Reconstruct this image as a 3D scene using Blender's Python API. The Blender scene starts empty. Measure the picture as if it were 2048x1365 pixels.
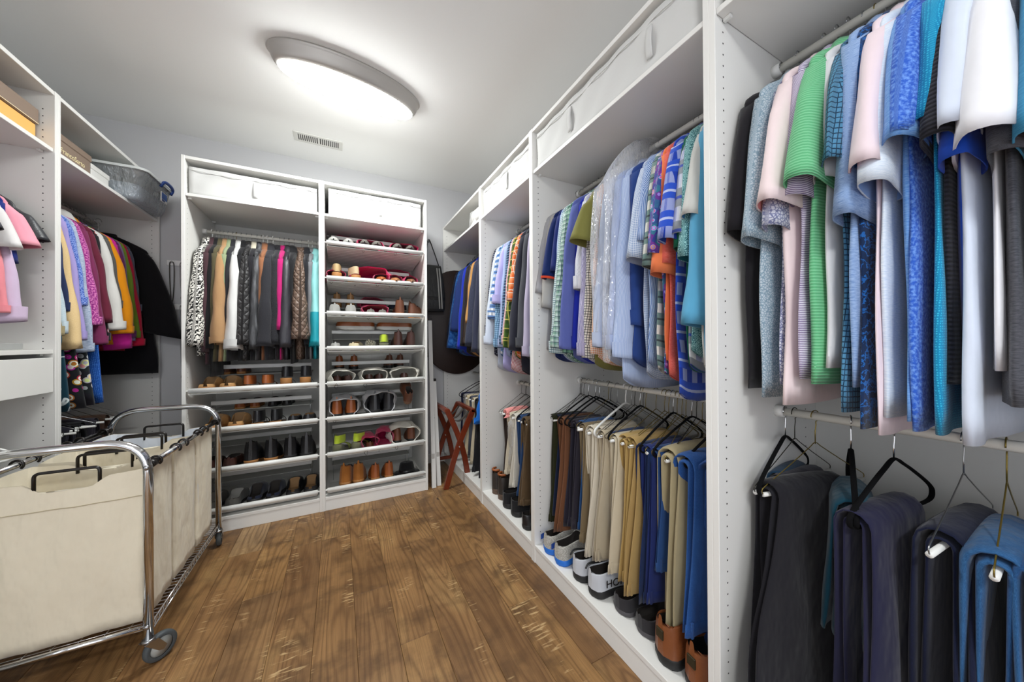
import bpy, math, random
import numpy as np
from mathutils import Matrix, Vector

# ------------------------------------------------------------------ camera
scn = bpy.context.scene
COL = scn.collection
YAW, PITCH, ROLL = 0.4775, 0.0037, -0.0063
CAM_Z = 1.1989
cam_d = bpy.data.cameras.new('camera')
cam_d.sensor_width = 36.0
cam_d.lens = 670.48 * 36.0 / 2048.0
cam_d.clip_start = 0.02
cam = bpy.data.objects.new('camera', cam_d)
COL.objects.link(cam)
_f = Vector((math.sin(YAW) * math.cos(PITCH), math.cos(YAW) * math.cos(PITCH), math.sin(PITCH)))
_r = Vector((math.cos(YAW), -math.sin(YAW), 0))
_u = _r.cross(_f)
_r2 = _r * math.cos(ROLL) + _u * math.sin(ROLL)
_u2 = -_r * math.sin(ROLL) + _u * math.cos(ROLL)
_m = Matrix((_r2, _u2, -_f)).transposed().to_4x4()
_m.translation = Vector((0, 0, CAM_Z))
cam.matrix_world = _m
scn.camera = cam

# ------------------------------------------------------------------ world, exposure
w = bpy.data.worlds.new('world')
scn.world = w
w.use_nodes = True
w.node_tree.nodes['Background'].inputs[0].default_value = (0.9, 0.93, 1.0, 1)
w.node_tree.nodes['Background'].inputs[1].default_value = 1.05
vs = scn.view_settings
vs.view_transform = 'Standard'
vs.look = 'None'
vs.gamma = 1.0
vs.use_curve_mapping = False
vs.exposure = 0.95
LAMP_STRENGTH = 46.0     # visible ceiling fixture and the added one behind the camera

# ------------------------------------------------------------------ the place (metres)
XR, XL, YB = 0.9407, -1.1501, 2.7454          # front planes: right run, left run, back units
UH, PT, DEP = 2.364, 0.018, 0.58              # unit height, panel, depth
Y1 = 0.586                                    # joint of the two nearest right-hand bays
YLM = 2.3398                                  # joint of the two left-hand bays
XB = -0.1048                                  # joint of the two back units
WALL_R, WALL_L, WALL_B, WALL_F, CEIL = 1.535, -1.745, 3.352, -1.65, 2.773
OPEN0, OPEN1 = -1.5, .9                        # unseen opening added behind the camera to let in fill light
FILL_GAP0, FILL_GAP1, FILL_GAP_H = -1.1, .0, 2.45           # unseen opening added in the left wall for side light
ROD_X, ROD_UP, ROD_LOW = 1.25, 2.062, 0.975

# ------------------------------------------------------------------ helpers
def lin(c):
    if isinstance(c, str):
        c = c.lstrip('#')
        c = [int(c[i:i + 2], 16) / 255 for i in (0, 2, 4)]
    return tuple((x / 12.92 if x <= 0.04045 else ((x + 0.055) / 1.055) ** 2.4) for x in c[:3]) + (1.0,)


class MB:
    """collects one mesh"""
    def __init__(self):
        self.v, self.f, self.uv, self.n = [], [], [], 0
        self.sm = []

    def add(self, verts, faces, uvs=None, smooth=True):
        verts = np.asarray(verts, float).reshape(-1, 3)
        if uvs is None:
            uvs = verts[:, [0, 2]] if len(verts) else np.zeros((0, 2))
        self.v.append(verts)
        self.uv.append(np.asarray(uvs, float))
        o = self.n
        self.f.extend([tuple(i + o for i in f) for f in faces])
        self.sm.extend([smooth] * len(faces))
        self.n += len(verts)
        return self

    def box(self, lo, hi, b=0.0015):
        lo, hi = np.minimum(lo, hi).astype(float), np.maximum(lo, hi).astype(float)
        b = min(b, 0.3 * float((hi - lo).min()))
        vs, idx = [], {}
        for ax in range(3):
            for i in range(8):
                s = [(i >> k) & 1 for k in range(3)]
                p = [hi[k] if s[k] else lo[k] for k in range(3)]
                for k in range(3):
                    if k != ax:
                        p[k] += -b if s[k] else b
                idx[(ax, i)] = len(vs)
                vs.append(p)
        fs = []
        for ax in range(3):
            a, c = (ax + 1) % 3, (ax + 2) % 3
            for s in (0, 1):
                q = [(s << ax) | (x << a) | (y << c) for x, y in ((0, 0), (1, 0), (1, 1), (0, 1))]
                if not s:
                    q = q[::-1]
                fs.append([idx[(ax, i)] for i in q])
        for ax in range(3):                       # edges along ax
            a, c = (ax + 1) % 3, (ax + 2) % 3
            for x in (0, 1):
                for y in (0, 1):
                    i0 = (x << a) | (y << c)
                    i1 = i0 | (1 << ax)
                    q = [idx[(a, i0)], idx[(a, i1)], idx[(c, i1)], idx[(c, i0)]]
                    if (x == y):
                        q = q[::-1]
                    fs.append(q)
        for i in range(8):
            q = [idx[(0, i)], idx[(1, i)], idx[(2, i)]]
            if bin(i).count('1') % 2 == 0:
                q = q[::-1]
            fs.append(q)
        return self.add(vs, fs, smooth=False)

    def loft(self, R, closed=True, cap0=False, cap1=False, uv=True, smooth=True, flip=False):
        """R: (rows, ring, 3)"""
        R = np.asarray(R, float)
        n, m = R.shape[:2]
        V = R.reshape(-1, 3)
        if uv is True:
            d = np.linalg.norm(np.diff(R, axis=1), axis=2)
            u = np.concatenate([np.zeros((n, 1)), np.cumsum(d, 1)], 1)
            u = u - u[:, m // 4:m // 4 + 1]
            dv = np.linalg.norm(np.diff(R, axis=0), axis=2).mean(1)
            vv = np.concatenate([[0], np.cumsum(dv)])
            UV = np.stack([u, -np.repeat(vv[:, None], m, 1)], 2).reshape(-1, 2)
        else:
            UV = uv.reshape(-1, 2) if isinstance(uv, np.ndarray) else None
        F = []
        mm = m if closed else m - 1
        for i in range(n - 1):
            for j in range(mm):
                k = (j + 1) % m
                q = (i * m + j, i * m + k, (i + 1) * m + k, (i + 1) * m + j)
                F.append(q[::-1] if flip else q)
        if cap0:
            F.append(tuple(range(m))[::-1])
        if cap1:
            F.append(tuple((n - 1) * m + j for j in range(m)))
        return self.add(V, F, UV, smooth)

    def tube(self, pts, r, seg=8, closed=False, cap=True, flat=None):
        P = np.asarray(pts, float)
        n = len(P)
        rr = np.full(n, r, float) if np.isscalar(r) else np.asarray(r, float)
        T = np.zeros_like(P)
        if closed:
            T = np.roll(P, -1, 0) - np.roll(P, 1, 0)
        else:
            T[1:-1] = P[2:] - P[:-2]
            T[0], T[-1] = P[1] - P[0], P[-1] - P[-2]
        T /= np.linalg.norm(T, axis=1)[:, None] + 1e-12
        a = np.array([0, 0, 1.0]) if abs(T[0][2]) < 0.9 else np.array([1.0, 0, 0])
        u = np.cross(T[0], a)
        u /= np.linalg.norm(u)
        ang = np.linspace(0, 2 * np.pi, seg, endpoint=False)
        rings = []
        for i in range(n):
            u = u - T[i] * np.dot(u, T[i])
            u /= np.linalg.norm(u) + 1e-12
            v = np.cross(T[i], u)
            fl = 1.0 if flat is None else flat
            rings.append(P[i] + rr[i] * (np.cos(ang)[:, None] * u + fl * np.sin(ang)[:, None] * v))
        if closed:
            rings.append(rings[0])
        return self.loft(rings, True, cap and not closed, cap and not closed)

    def lathe(self, prof, seg=24, c=(0, 0, 0), axis='z', cap0=False, cap1=False):
        a = np.linspace(0, 2 * np.pi, seg, endpoint=False)
        R = []
        for r, z in prof:
            x, y = r * np.cos(a), r * np.sin(a)
            zz = np.full(seg, z)
            R.append(np.stack({'z': (x, y, zz), 'x': (zz, x, y), 'y': (y, zz, x)}[axis], 1) + np.asarray(c))
        return self.loft(R, True, cap0, cap1)

    def prism(self, poly, ax, a, b):
        """poly: 2-D points; extruded along axis ax from a to b"""
        k = [i for i in range(3) if i != ax]
        n = len(poly)
        V = np.zeros((2 * n, 3))
        for s, t in ((0, a), (1, b)):
            V[s * n:(s + 1) * n, k[0]] = [p[0] for p in poly]
            V[s * n:(s + 1) * n, k[1]] = [p[1] for p in poly]
            V[s * n:(s + 1) * n, ax] = t
        F = [tuple(range(n)), tuple(range(2 * n - 1, n - 1, -1))]
        F += [(i, i + n, (i + 1) % n + n, (i + 1) % n) for i in range(n)]
        return self.add(V, F, smooth=False)

    def mesh(self, name, mat=None):
        me = bpy.data.meshes.new(name)
        V = np.concatenate(self.v) if self.v else np.zeros((0, 3))
        me.from_pydata(V.tolist(), [], self.f)
        UV = np.concatenate(self.uv)
        lay = me.uv_layers.new(name='UVMap')
        li = np.zeros(len(me.loops), int)
        me.loops.foreach_get('vertex_index', li)
        lay.data.foreach_set('uv', UV[li].ravel())
        me.polygons.foreach_set('use_smooth', self.sm)
        if mat:
            me.materials.append(mat)
        me.update()
        return me

    def obj(self, name, mat=None, parent=None, fix=False):
        me = self.mesh(name, mat)
        if fix:
            import bmesh
            b = bmesh.new()
            b.from_mesh(me)
            bmesh.ops.recalc_face_normals(b, faces=b.faces)
            b.to_mesh(me)
            b.free()
        return link(name, me, parent)


def link(name, me, parent=None, loc=None, rot=None):
    o = bpy.data.objects.new(name, me)
    COL.objects.link(o)
    o.parent = parent
    if loc is not None:
        o.location = loc
    if rot is not None:
        o.rotation_euler = rot if hasattr(rot, '__len__') else (0, 0, rot)
    return o


def tag(o, label, cat, group=None, kind=None):
    o['label'] = label
    o['category'] = cat
    if group:
        o['group'] = group
    if kind:
        o['kind'] = kind
    return o


def thing(name, label, cat, loc=(0, 0, 0), rot=0, group=None):
    return tag(link(name, None, None, loc, rot), label, cat, group)


def struct(o):
    o['kind'] = 'structure'
    return o


def copy_tree(o, parent=None):
    c = o.copy()
    COL.objects.link(c)
    c.parent = parent
    for ch in o.children:
        copy_tree(ch, c)
    return c


def smooth_path(pts, k=6, closed=False):
    """Catmull-Rom through the points"""
    P = np.asarray(pts, float)
    n = len(P)
    out = []
    rng = range(n) if closed else range(n - 1)
    for i in rng:
        p0 = P[(i - 1) % n] if closed or i > 0 else 2 * P[0] - P[1]
        p1, p2 = P[i], P[(i + 1) % n]
        p3 = P[(i + 2) % n] if closed or i + 2 < n else 2 * P[-1] - P[-2]
        for t in np.linspace(0, 1, k, endpoint=False):
            out.append(0.5 * (2 * p1 + (p2 - p0) * t + (2 * p0 - 5 * p1 + 4 * p2 - p3) * t ** 2 + (3 * p1 - p0 - 3 * p2 + p3) * t ** 3))
    if not closed:
        out.append(P[-1])
    return np.array(out)


def fillet(pts, r, k=5):
    """round the inner corners of a polyline"""
    P = [np.asarray(p, float) for p in pts]
    out = [P[0]]
    for i in range(1, len(P) - 1):
        a, b, c = P[i - 1], P[i], P[i + 1]
        d1, d2 = (a - b), (c - b)
        l1, l2 = np.linalg.norm(d1), np.linalg.norm(d2)
        rr = min(r, 0.48 * l1, 0.48 * l2)
        s, e = b + d1 / l1 * rr, b + d2 / l2 * rr
        for t in np.linspace(0, 1, k):
            out.append((1 - t) ** 2 * s + 2 * t * (1 - t) * b + t * t * e)
    out.append(P[-1])
    return np.array(out)


def text_mesh(body, size, mat, extrude=0.0006):
    cu = bpy.data.curves.new('lettering', 'FONT')
    cu.body = body
    cu.size = size
    cu.extrude = extrude
    cu.align_x, cu.align_y = 'CENTER', 'CENTER'
    o = bpy.data.objects.new('lettering', cu)
    COL.objects.link(o)
    me = bpy.data.meshes.new_from_object(o.evaluated_get(bpy.context.evaluated_depsgraph_get()))
    bpy.data.objects.remove(o)
    me.materials.clear()
    me.materials.append(mat)
    return me

# ------------------------------------------------------------------ materials
MATS = {}


class NT:
    def __init__(self, name):
        self.m = bpy.data.materials.new(name)
        self.m.use_nodes = True
        self.t = self.m.node_tree
        self.b = self.t.nodes['Principled BSDF']
        self.out = self.t.nodes['Material Output']

    def n(self, kind, **kw):
        nd = self.t.nodes.new(kind)
        for k, v in kw.items():
            if k.startswith('i_'):
                key = k[2:]
                key = int(key) if key.isdigit() else key.replace('_', ' ')
                nd.inputs[key].default_value = v
            else:
                setattr(nd, k, v)
        return nd

    def l(self, a, b):
        self.t.links.new(a, b)

    def mapping(self, src, scale=(1, 1, 1), rot=(0, 0, 0), loc=(0, 0, 0)):
        mp = self.n('ShaderNodeMapping')
        mp.inputs['Scale'].default_value = scale
        mp.inputs['Rotation'].default_value = rot
        mp.inputs['Location'].default_value = loc
        self.l(src, mp.inputs[0])
        return mp.outputs[0]

    def math(self, op, a, b=None, c=None):
        nd = self.n('ShaderNodeMath', operation=op)
        for i, x in enumerate((a, b, c)):
            if x is None:
                continue
            if isinstance(x, (int, float)):
                nd.inputs[i].default_value = x
            else:
                self.l(x, nd.inputs[i])
        return nd.outputs[0]

    def mix(self, fac, a, b, blend='MIX'):
        nd = self.n('ShaderNodeMix', data_type='RGBA', blend_type=blend)
        for i, x in ((0, fac), (6, a), (7, b)):
            if isinstance(x, (int, float)):
                nd.inputs[i].default_value = x
            elif isinstance(x, (tuple, list)):
                nd.inputs[i].default_value = x
            else:
                self.l(x, nd.inputs[i])
        return nd.outputs[2]

    def ramp(self, fac, stops, interp='LINEAR'):
        nd = self.n('ShaderNodeValToRGB')
        cr = nd.color_ramp
        cr.interpolation = interp
        while len(cr.elements) < len(stops):
            cr.elements.new(0.5)
        for e, (p, c) in zip(cr.elements, stops):
            e.position = p
            e.color = c if len(c) == 4 else tuple(c) + (1,)
        self.l(fac, nd.inputs[0])
        return nd.outputs[0]

    def noise(self, vec, scale, detail=3, rough=0.55, out=0):
        nd = self.n('ShaderNodeTexNoise')
        nd.inputs['Scale'].default_value = scale
        nd.inputs['Detail'].default_value = detail
        nd.inputs['Roughness'].default_value = rough
        if vec is not None:
            self.l(vec, nd.inputs['Vector'])
        return nd.outputs[out]

    def bump(self, h, strength=0.3, dist=0.01, prev=None):
        nd = self.n('ShaderNodeBump')
        nd.inputs['Strength'].default_value = strength
        nd.inputs['Distance'].default_value = dist
        self.l(h, nd.inputs['Height'])
        if prev is not None:
            self.l(prev, nd.inputs['Normal'])
        self.l(nd.outputs[0], self.b.inputs['Normal'])
        return nd.outputs[0]

    def sep(self, v):
        s = self.n('ShaderNodeSeparateXYZ')
        self.l(v, s.inputs[0])
        return s.outputs

    def base(self, c):
        if isinstance(c, (tuple, list)):
            self.b.inputs['Base Color'].default_value = c
        else:
            self.l(c, self.b.inputs['Base Color'])

    def set(self, **kw):
        for k, v in kw.items():
            self.b.inputs[k.replace('_', ' ')].default_value = v


def plain(name, col, rough=0.5, metal=0.0, noise=0.0, spec=0.5, bump=0.0, bscale=200):
    key = ('plain', name)
    if key in MATS:
        return MATS[key]
    t = NT(name)
    c = lin(col)
    t.set(Roughness=rough, Metallic=metal)
    t.b.inputs['Specular IOR Level'].default_value = spec
    co = t.n('ShaderNodeTexCoord').outputs['Object']
    if noise:
        n = t.noise(co, 9, 4)
        d = tuple(max(0, x * (1 - noise)) for x in c[:3]) + (1,)
        t.base(t.mix(n, c, d))
    else:
        t.base(c)
    if bump:
        t.bump(t.noise(co, bscale, 3), bump, 0.002)
    MATS[key] = t.m
    return t.m


WHITE = plain('white_foil', '#e9e8e4', 0.38, spec=0.4)
EDGE = WHITE
SHELL_BACK = plain('back_panel_white', '#d5d4cf', 0.5)
RODM = plain('rail_enamel', '#dedcd3', 0.3)
CHROME = plain('chrome', '#d9dadb', 0.09, 1.0)
STEEL = plain('brushed_steel', '#a7a8a9', 0.3, 1.0)
WIRE = plain('dark_wire', '#3c3a33', 0.35, 0.8)
GOLDWIRE = plain('gold_wire', '#8d7a3c', 0.35, 0.8)
VELVET = plain('black_velvet', '#0c0c0e', 0.95, spec=0.15)
WPLASTIC = plain('white_plastic', '#e8e8e4', 0.3)
GPLASTIC = plain('grey_plastic', '#8e918d', 0.4)
BPLASTIC = plain('black_plastic', '#181310', 0.3)
RUBBER = plain('grey_rubber', '#4b5154', 0.6)
HOLE = plain('peg_hole_dark', '#22211f', 0.8)
SKUBB = plain('white_box_fabric', '#cfcfcd', 0.75, bump=0.15, bscale=60)


def wood_floor():
    t = NT('rustic_plank')
    oi = t.n('ShaderNodeObjectInfo')
    rnd = oi.outputs['Random']
    co = t.n('ShaderNodeTexCoord').outputs['Object']
    off = t.n('ShaderNodeCombineXYZ')
    t.l(t.math('MULTIPLY', rnd, 31.0), off.inputs[0])
    t.l(t.math('MULTIPLY', rnd, 57.0), off.inputs[1])
    t.l(t.math('MULTIPLY', rnd, 13.0), off.inputs[2])
    add = t.n('ShaderNodeVectorMath', operation='ADD')
    t.l(co, add.inputs[0])
    t.l(off.outputs[0], add.inputs[1])
    P = add.outputs[0]
    # cathedral grain: iso-lines of a stretched noise
    n1 = t.noise(t.mapping(P, (4.2, 0.55, 1)), 1.0, 2, 0.45)
    n1b = t.noise(t.mapping(P, (34, 4, 1)), 1.0, 3, 0.6)
    ph = t.math('MULTIPLY_ADD', n1, 170.0, t.math('MULTIPLY', n1b, 2.0))
    ring = t.math('MULTIPLY_ADD', t.math('SINE', ph), 0.5, 0.5)
    fine = t.noise(t.mapping(P, (300, 5, 1)), 1.0, 3, 0.65)
    blot = t.noise(t.mapping(P, (6, 2.2, 1)), 1.0, 3, 0.55)
    blot2 = t.noise(t.mapping(P, (7, 9, 1)), 1.0, 4, 0.55)
    basec = t.ramp(blot, [(0.30, lin('#6d4e30')), (0.45, lin('#8b6640')), (0.57, lin('#a57c4f')), (0.72, lin('#bd9762'))])
    r5 = t.math('FRACT', t.math('MULTIPLY', rnd, 7.31))
    tint = t.ramp(r5, [(0.0, lin('#b39870')), (0.2, lin('#74563a')), (0.45, lin('#9c7548')), (0.6, lin('#6a4d33')), (0.8, lin('#ab8350')), (1.0, lin('#84643f'))])
    c = t.mix(0.45, basec, tint)
    rmask = t.math('MULTIPLY', t.math('POWER', ring, 2.6), t.math('MULTIPLY_ADD', n1b, 0.8, 0.05))
    c = t.mix(rmask, c, lin('#553820'))
    c = t.mix(t.math('MULTIPLY', t.ramp(fine, [(0.4, (0, 0, 0)), (0.7, (1, 1, 1))]), 0.42), c, lin('#4f3620'))
    c = t.mix(t.math('MULTIPLY', t.ramp(blot2, [(0.47, (0, 0, 0)), (0.68, (1, 1, 1))]), 0.62), c, lin('#4e3722'))
    # pale saw marks
    saw = t.noise(t.mapping(P, (16, 110, 1), (0, 0, 0.45)), 1.0, 2, 0.5)
    patch = t.noise(t.mapping(P, (8, 3, 1), loc=(5, 9, 0)), 1.0, 2, 0.5)
    sm = t.math('MULTIPLY', t.ramp(saw, [(0.58, (0, 0, 0)), (0.66, (1, 1, 1))]), t.ramp(patch, [(0.56, (0, 0, 0)), (0.64, (1, 1, 1))]))
    c = t.mix(t.math('MULTIPLY', sm, 0.7), c, lin('#d2b281'))
    # knots
    vo = t.n('ShaderNodeTexVoronoi')
    vo.inputs['Scale'].default_value = 1.0
    t.l(t.mapping(P, (4.0, 2.3, 1)), vo.inputs['Vector'])
    c = t.mix(t.ramp(vo.outputs['Distance'], [(0.022, (1, 1, 1)), (0.06, (0, 0, 0))]), c, lin('#2b1a0d'))
    t.base(c)
    t.set(Roughness=0.42)
    t.b.inputs['Specular IOR Level'].default_value = 0.35
    h = t.math('SUBTRACT', t.math('MULTIPLY', fine, -0.5), t.math('MULTIPLY', rmask, 0.6))
    t.bump(h, 0.25, 0.002)
    return t.m


FLOORM = wood_floor()


def fab(pattern, c1, c2='#ffffff', c3=None, s=1.0, rough=0.9, wr=0.5, key=None):
    """cloth with a printed or woven pattern; UV is in metres. s: pattern repeat in cm"""
    k = ('fab', pattern, c1, c2, c3, s, rough, wr)
    if k in MATS:
        return MATS[k]
    t = NT('cloth_' + pattern)
    A, B = lin(c1), lin(c2)
    C3 = lin(c3) if c3 else B
    uv = t.n('ShaderNodeTexCoord').outputs['UV']
    ob = t.n('ShaderNodeTexCoord').outputs['Object']
    per = s / 100.0
    f = 1.0 / per
    su = t.sep(uv)
    U, V = su[0], su[1]
    height = None

    def wave(x, freq, lo=0.45, hi=0.55, phase=0.0):
        fr = t.math('FRACT', t.math('ADD', t.math('MULTIPLY', x, freq), phase))
        tri = t.math('ABSOLUTE', t.math('SUBTRACT', fr, 0.5))       # 0..0.5
        return t.ramp(tri, [(lo * 0.5, (0, 0, 0)), (hi * 0.5, (1, 1, 1))])

    col = A
    if pattern == 'solid':
        n = t.noise(ob, 30, 3)
        col = t.mix(t.math('MULTIPLY', n, 0.18), A, tuple(x * 0.6 for x in A[:3]) + (1,))
    elif pattern == 'heather':
        n = t.noise(t.mapping(uv, (60, 420, 1)), 1.0, 3, 0.7)
        col = t.mix(t.ramp(n, [(0.35, (0, 0, 0)), (0.65, (1, 1, 1))]), A, B)
    elif pattern == 'hstripe':
        col = t.mix(wave(V, f, 0.48, 0.56), A, B)
        height = wave(V, f, 0.3, 0.7)
    elif pattern == 'vstripe':
        col = t.mix(wave(U, f, 0.48, 0.56), A, B)
    elif pattern == 'pinstripe':
        col = t.mix(wave(U, f, 0.74, 0.82), A, B)
    elif pattern == 'gingham':
        a, b = wave(U, f, 0.46, 0.54), wave(V, f, 0.46, 0.54)
        half = t.mix(0.5, A, B)
        col = t.mix(b, t.mix(a, A, half), t.mix(a, half, B))
    elif pattern == 'check':
        a, b = wave(U, f, 0.76, 0.82), wave(V, f, 0.76, 0.82)
        col = t.mix(t.math('MAXIMUM', a, b), A, B)
    elif pattern == 'plaid':
        a, b = wave(U, f, 0.44, 0.5), wave(V, f, 0.44, 0.5)
        a2, b2 = wave(U, f, 0.86, 0.9, 0.27), wave(V, f, 0.86, 0.9, 0.27)
        half = t.mix(0.45, A, B)
        col = t.mix(b, t.mix(a, A, half), t.mix(a, half, B))
        col = t.mix(t.math('MULTIPLY', t.math('MAXIMUM', a2, b2), 0.85), col, C3)
    elif pattern == 'bigplaid':
        a, b = wave(U, f, 0.5, 0.53), wave(V, f * 0.6, 0.42, 0.45)
        l1 = wave(V, f * 1.8, 0.7, 0.75)
        col = t.mix(a, A, t.mix(0.5, A, C3))
        col = t.mix(b, col, B)
        col = t.mix(t.math('MULTIPLY', l1, t.math('MULTIPLY', b, 0.8)), col, C3)
    elif pattern == 'dots':
        vo = t.n('ShaderNodeTexVoronoi')
        vo.inputs['Randomness'].default_value = 0.25
        vo.inputs['Scale'].default_value = f
        t.l(uv, vo.inputs['Vector'])
        col = t.mix(t.ramp(vo.outputs['Distance'], [(0.26, (1, 1, 1)), (0.32, (0, 0, 0))]), A, B)
    elif pattern == 'hex':
        vo = t.n('ShaderNodeTexVoronoi', feature='DISTANCE_TO_EDGE')
        vo.inputs['Randomness'].default_value = 0.12
        vo.inputs['Scale'].default_value = f
        t.l(t.mapping(uv, (1, 0.75, 1), (0, 0, 0.02)), vo.inputs['Vector'])
        e = t.ramp(vo.outputs['Distance'], [(0.06, (1, 1, 1)), (0.14, (0, 0, 0))])
        col = t.mix(e, A, B)
        height = t.math('MULTIPLY', e, -1.0)
    elif pattern == 'print':
        n = t.noise(uv, f, 2, 0.5, out=1)
        mx = t.n('ShaderNodeVectorMath', operation='MULTIPLY_ADD')
        mx.inputs[1].default_value = (per * 0.7,) * 3
        t.l(n, mx.inputs[0])
        t.l(uv, mx.inputs[2])
        vo = t.n('ShaderNodeTexVoronoi', feature='DISTANCE_TO_EDGE')
        vo.inputs['Scale'].default_value = f
        t.l(mx.outputs[0], vo.inputs['Vector'])
        e = t.ramp(vo.outputs['Distance'], [(0.08, (1, 1, 1)), (0.16, (0, 0, 0))])
        col = t.mix(e, A, B)
    elif pattern == 'floral':
        vo = t.n('ShaderNodeTexVoronoi')
        vo.inputs['Scale'].default_value = f
        t.l(uv, vo.inputs['Vector'])
        d = vo.outputs['Distance']
        ring = t.ramp(d, [(0.0, C3), (0.16, C3), (0.17, B), (0.27, B), (0.28, C3), (0.36, C3), (0.37, A), (1, A)], 'CONSTANT')
        hue = t.n('ShaderNodeHueSaturation')
        cs = t.sep(vo.outputs['Color'])
        t.l(t.math('MULTIPLY_ADD', cs[0], 0.24, 0.38), hue.inputs['Hue'])
        t.l(ring, hue.inputs['Color'])
        col = hue.outputs[0]
    elif pattern == 'swirl':
        n = t.noise(uv, f, 1, 0.4)
        tri = t.math('ABSOLUTE', t.math('SUBTRACT', t.math('FRACT', t.math('MULTIPLY', n, 5.0)), 0.5))
        col = t.mix(t.ramp(tri, [(0.05, (1, 1, 1)), (0.09, (0, 0, 0))]), A, B)
    elif pattern == 'patches':
        n = t.noise(uv, f, 3, 0.6)
        col = t.ramp(n, [(0.0, A), (0.45, B), (0.52, C3), (0.58, A)], 'CONSTANT')
    elif pattern == 'tweed':
        n = t.n('ShaderNodeTexWave', wave_type='BANDS', bands_direction='DIAGONAL')
        n.inputs['Scale'].default_value = f * 0.35
        n.inputs['Distortion'].default_value = 9
        n.inputs['Detail'].default_value = 3
        n.inputs['Detail Scale'].default_value = 2.5
        t.l(uv, n.inputs['Vector'])
        col = t.mix(t.ramp(n.outputs['Fac'], [(0.35, (0, 0, 0)), (0.6, (1, 1, 1))]), A, B)
        height = n.outputs['Fac']
    elif pattern == 'knit':
        vo = t.n('ShaderNodeTexVoronoi')
        vo.inputs['Scale'].default_value = f
        vo.inputs['Randomness'].default_value = 0.6
        t.l(t.mapping(uv, (1, 1.6, 1)), vo.inputs['Vector'])
        height = t.math('SUBTRACT', 1.0, vo.outputs['Distance'])
        n = t.noise(uv, f * 1.1, 2)
        col = t.mix(t.ramp(n, [(0.42, (0, 0, 0)), (0.66, (1, 1, 1))]), A, B)
    elif pattern == 'sherpa':
        n = t.noise(uv, f * 2.2, 3, 0.7)
        height = n
        col = t.mix(n, A, B)
    elif pattern == 'quilt':
        a = t.math('ADD', U, V)
        b = t.math('SUBTRACT', U, V)
        fa = t.math('ABSOLUTE', t.math('SUBTRACT', t.math('FRACT', t.math('MULTIPLY', a, f)), 0.5))
        fb = t.math('ABSOLUTE', t.math('SUBTRACT', t.math('FRACT', t.math('MULTIPLY', b, f)), 0.5))
        e = t.math('MINIMUM', t.math('SUBTRACT', 0.5, fa), t.math('SUBTRACT', 0.5, fb))
        height = t.math('POWER', e, 0.5)
        n = t.noise(ob, 40, 3)
        col = t.mix(t.math('MULTIPLY', n, 0.25), A, B)
    elif pattern == 'denim':
        n = t.noise(t.mapping(uv, (900, 160, 1)), 1.0, 3, 0.7)
        n2 = t.noise(ob, 7, 3)
        col = t.mix(t.math('MULTIPLY', t.ramp(n, [(0.4, (0, 0, 0)), (0.7, (1, 1, 1))]), 0.5), A, B)
        col = t.mix(t.math('MULTIPLY', t.ramp(n2, [(0.45, (0, 0, 0)), (0.75, (1, 1, 1))]), 0.35), col, B)
    elif pattern == 'leather':
        n = t.noise(ob, 14, 4)
        col = t.mix(t.math('MULTIPLY', n, 0.5), A, B)
        height = t.noise(ob, 120, 3)
    elif pattern == 'sheen':
        n = t.noise(t.mapping(ob, (40, 40, 6)), 1.0, 3)
        col = t.mix(t.ramp(n, [(0.45, (0, 0, 0)), (0.7, (1, 1, 1))]), A, B)
    elif pattern == 'twotone':
        col = t.mix(t.ramp(V, [(0.0, (0, 0, 0)), (0.001, (0, 0, 0))]), A, B)
        oz = t.sep(ob)[2]
        g = t.math('LESS_THAN', oz, -s / 100.0)
        col = t.mix(g, A, B)
    t.base(col)
    t.set(Roughness=rough)
    t.b.inputs['Specular IOR Level'].default_value = 0.25 if rough > 0.6 else 0.5
    if rough > 0.6:
        t.b.inputs['Sheen Weight'].default_value = 0.15
        t.b.inputs['Sheen Roughness'].default_value = 0.5
    prev = None
    if wr:
        oi = t.n('ShaderNodeObjectInfo')
        ad = t.n('ShaderNodeVectorMath', operation='ADD')
        t.l(ob, ad.inputs[0])
        t.l(oi.outputs['Random'], ad.inputs[1])
        wn = t.noise(t.mapping(ad.outputs[0], (11, 11, 5)), 1.0, 3, 0.55)
        prev = t.bump(wn, 0.55 * wr, 0.03)
    if height is not None:
        big = pattern in ('quilt',)
        t.bump(height, 0.9 if big else 0.45, 0.012 if big else 0.0025, prev)
    MATS[k] = t.m
    return t.m


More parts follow.
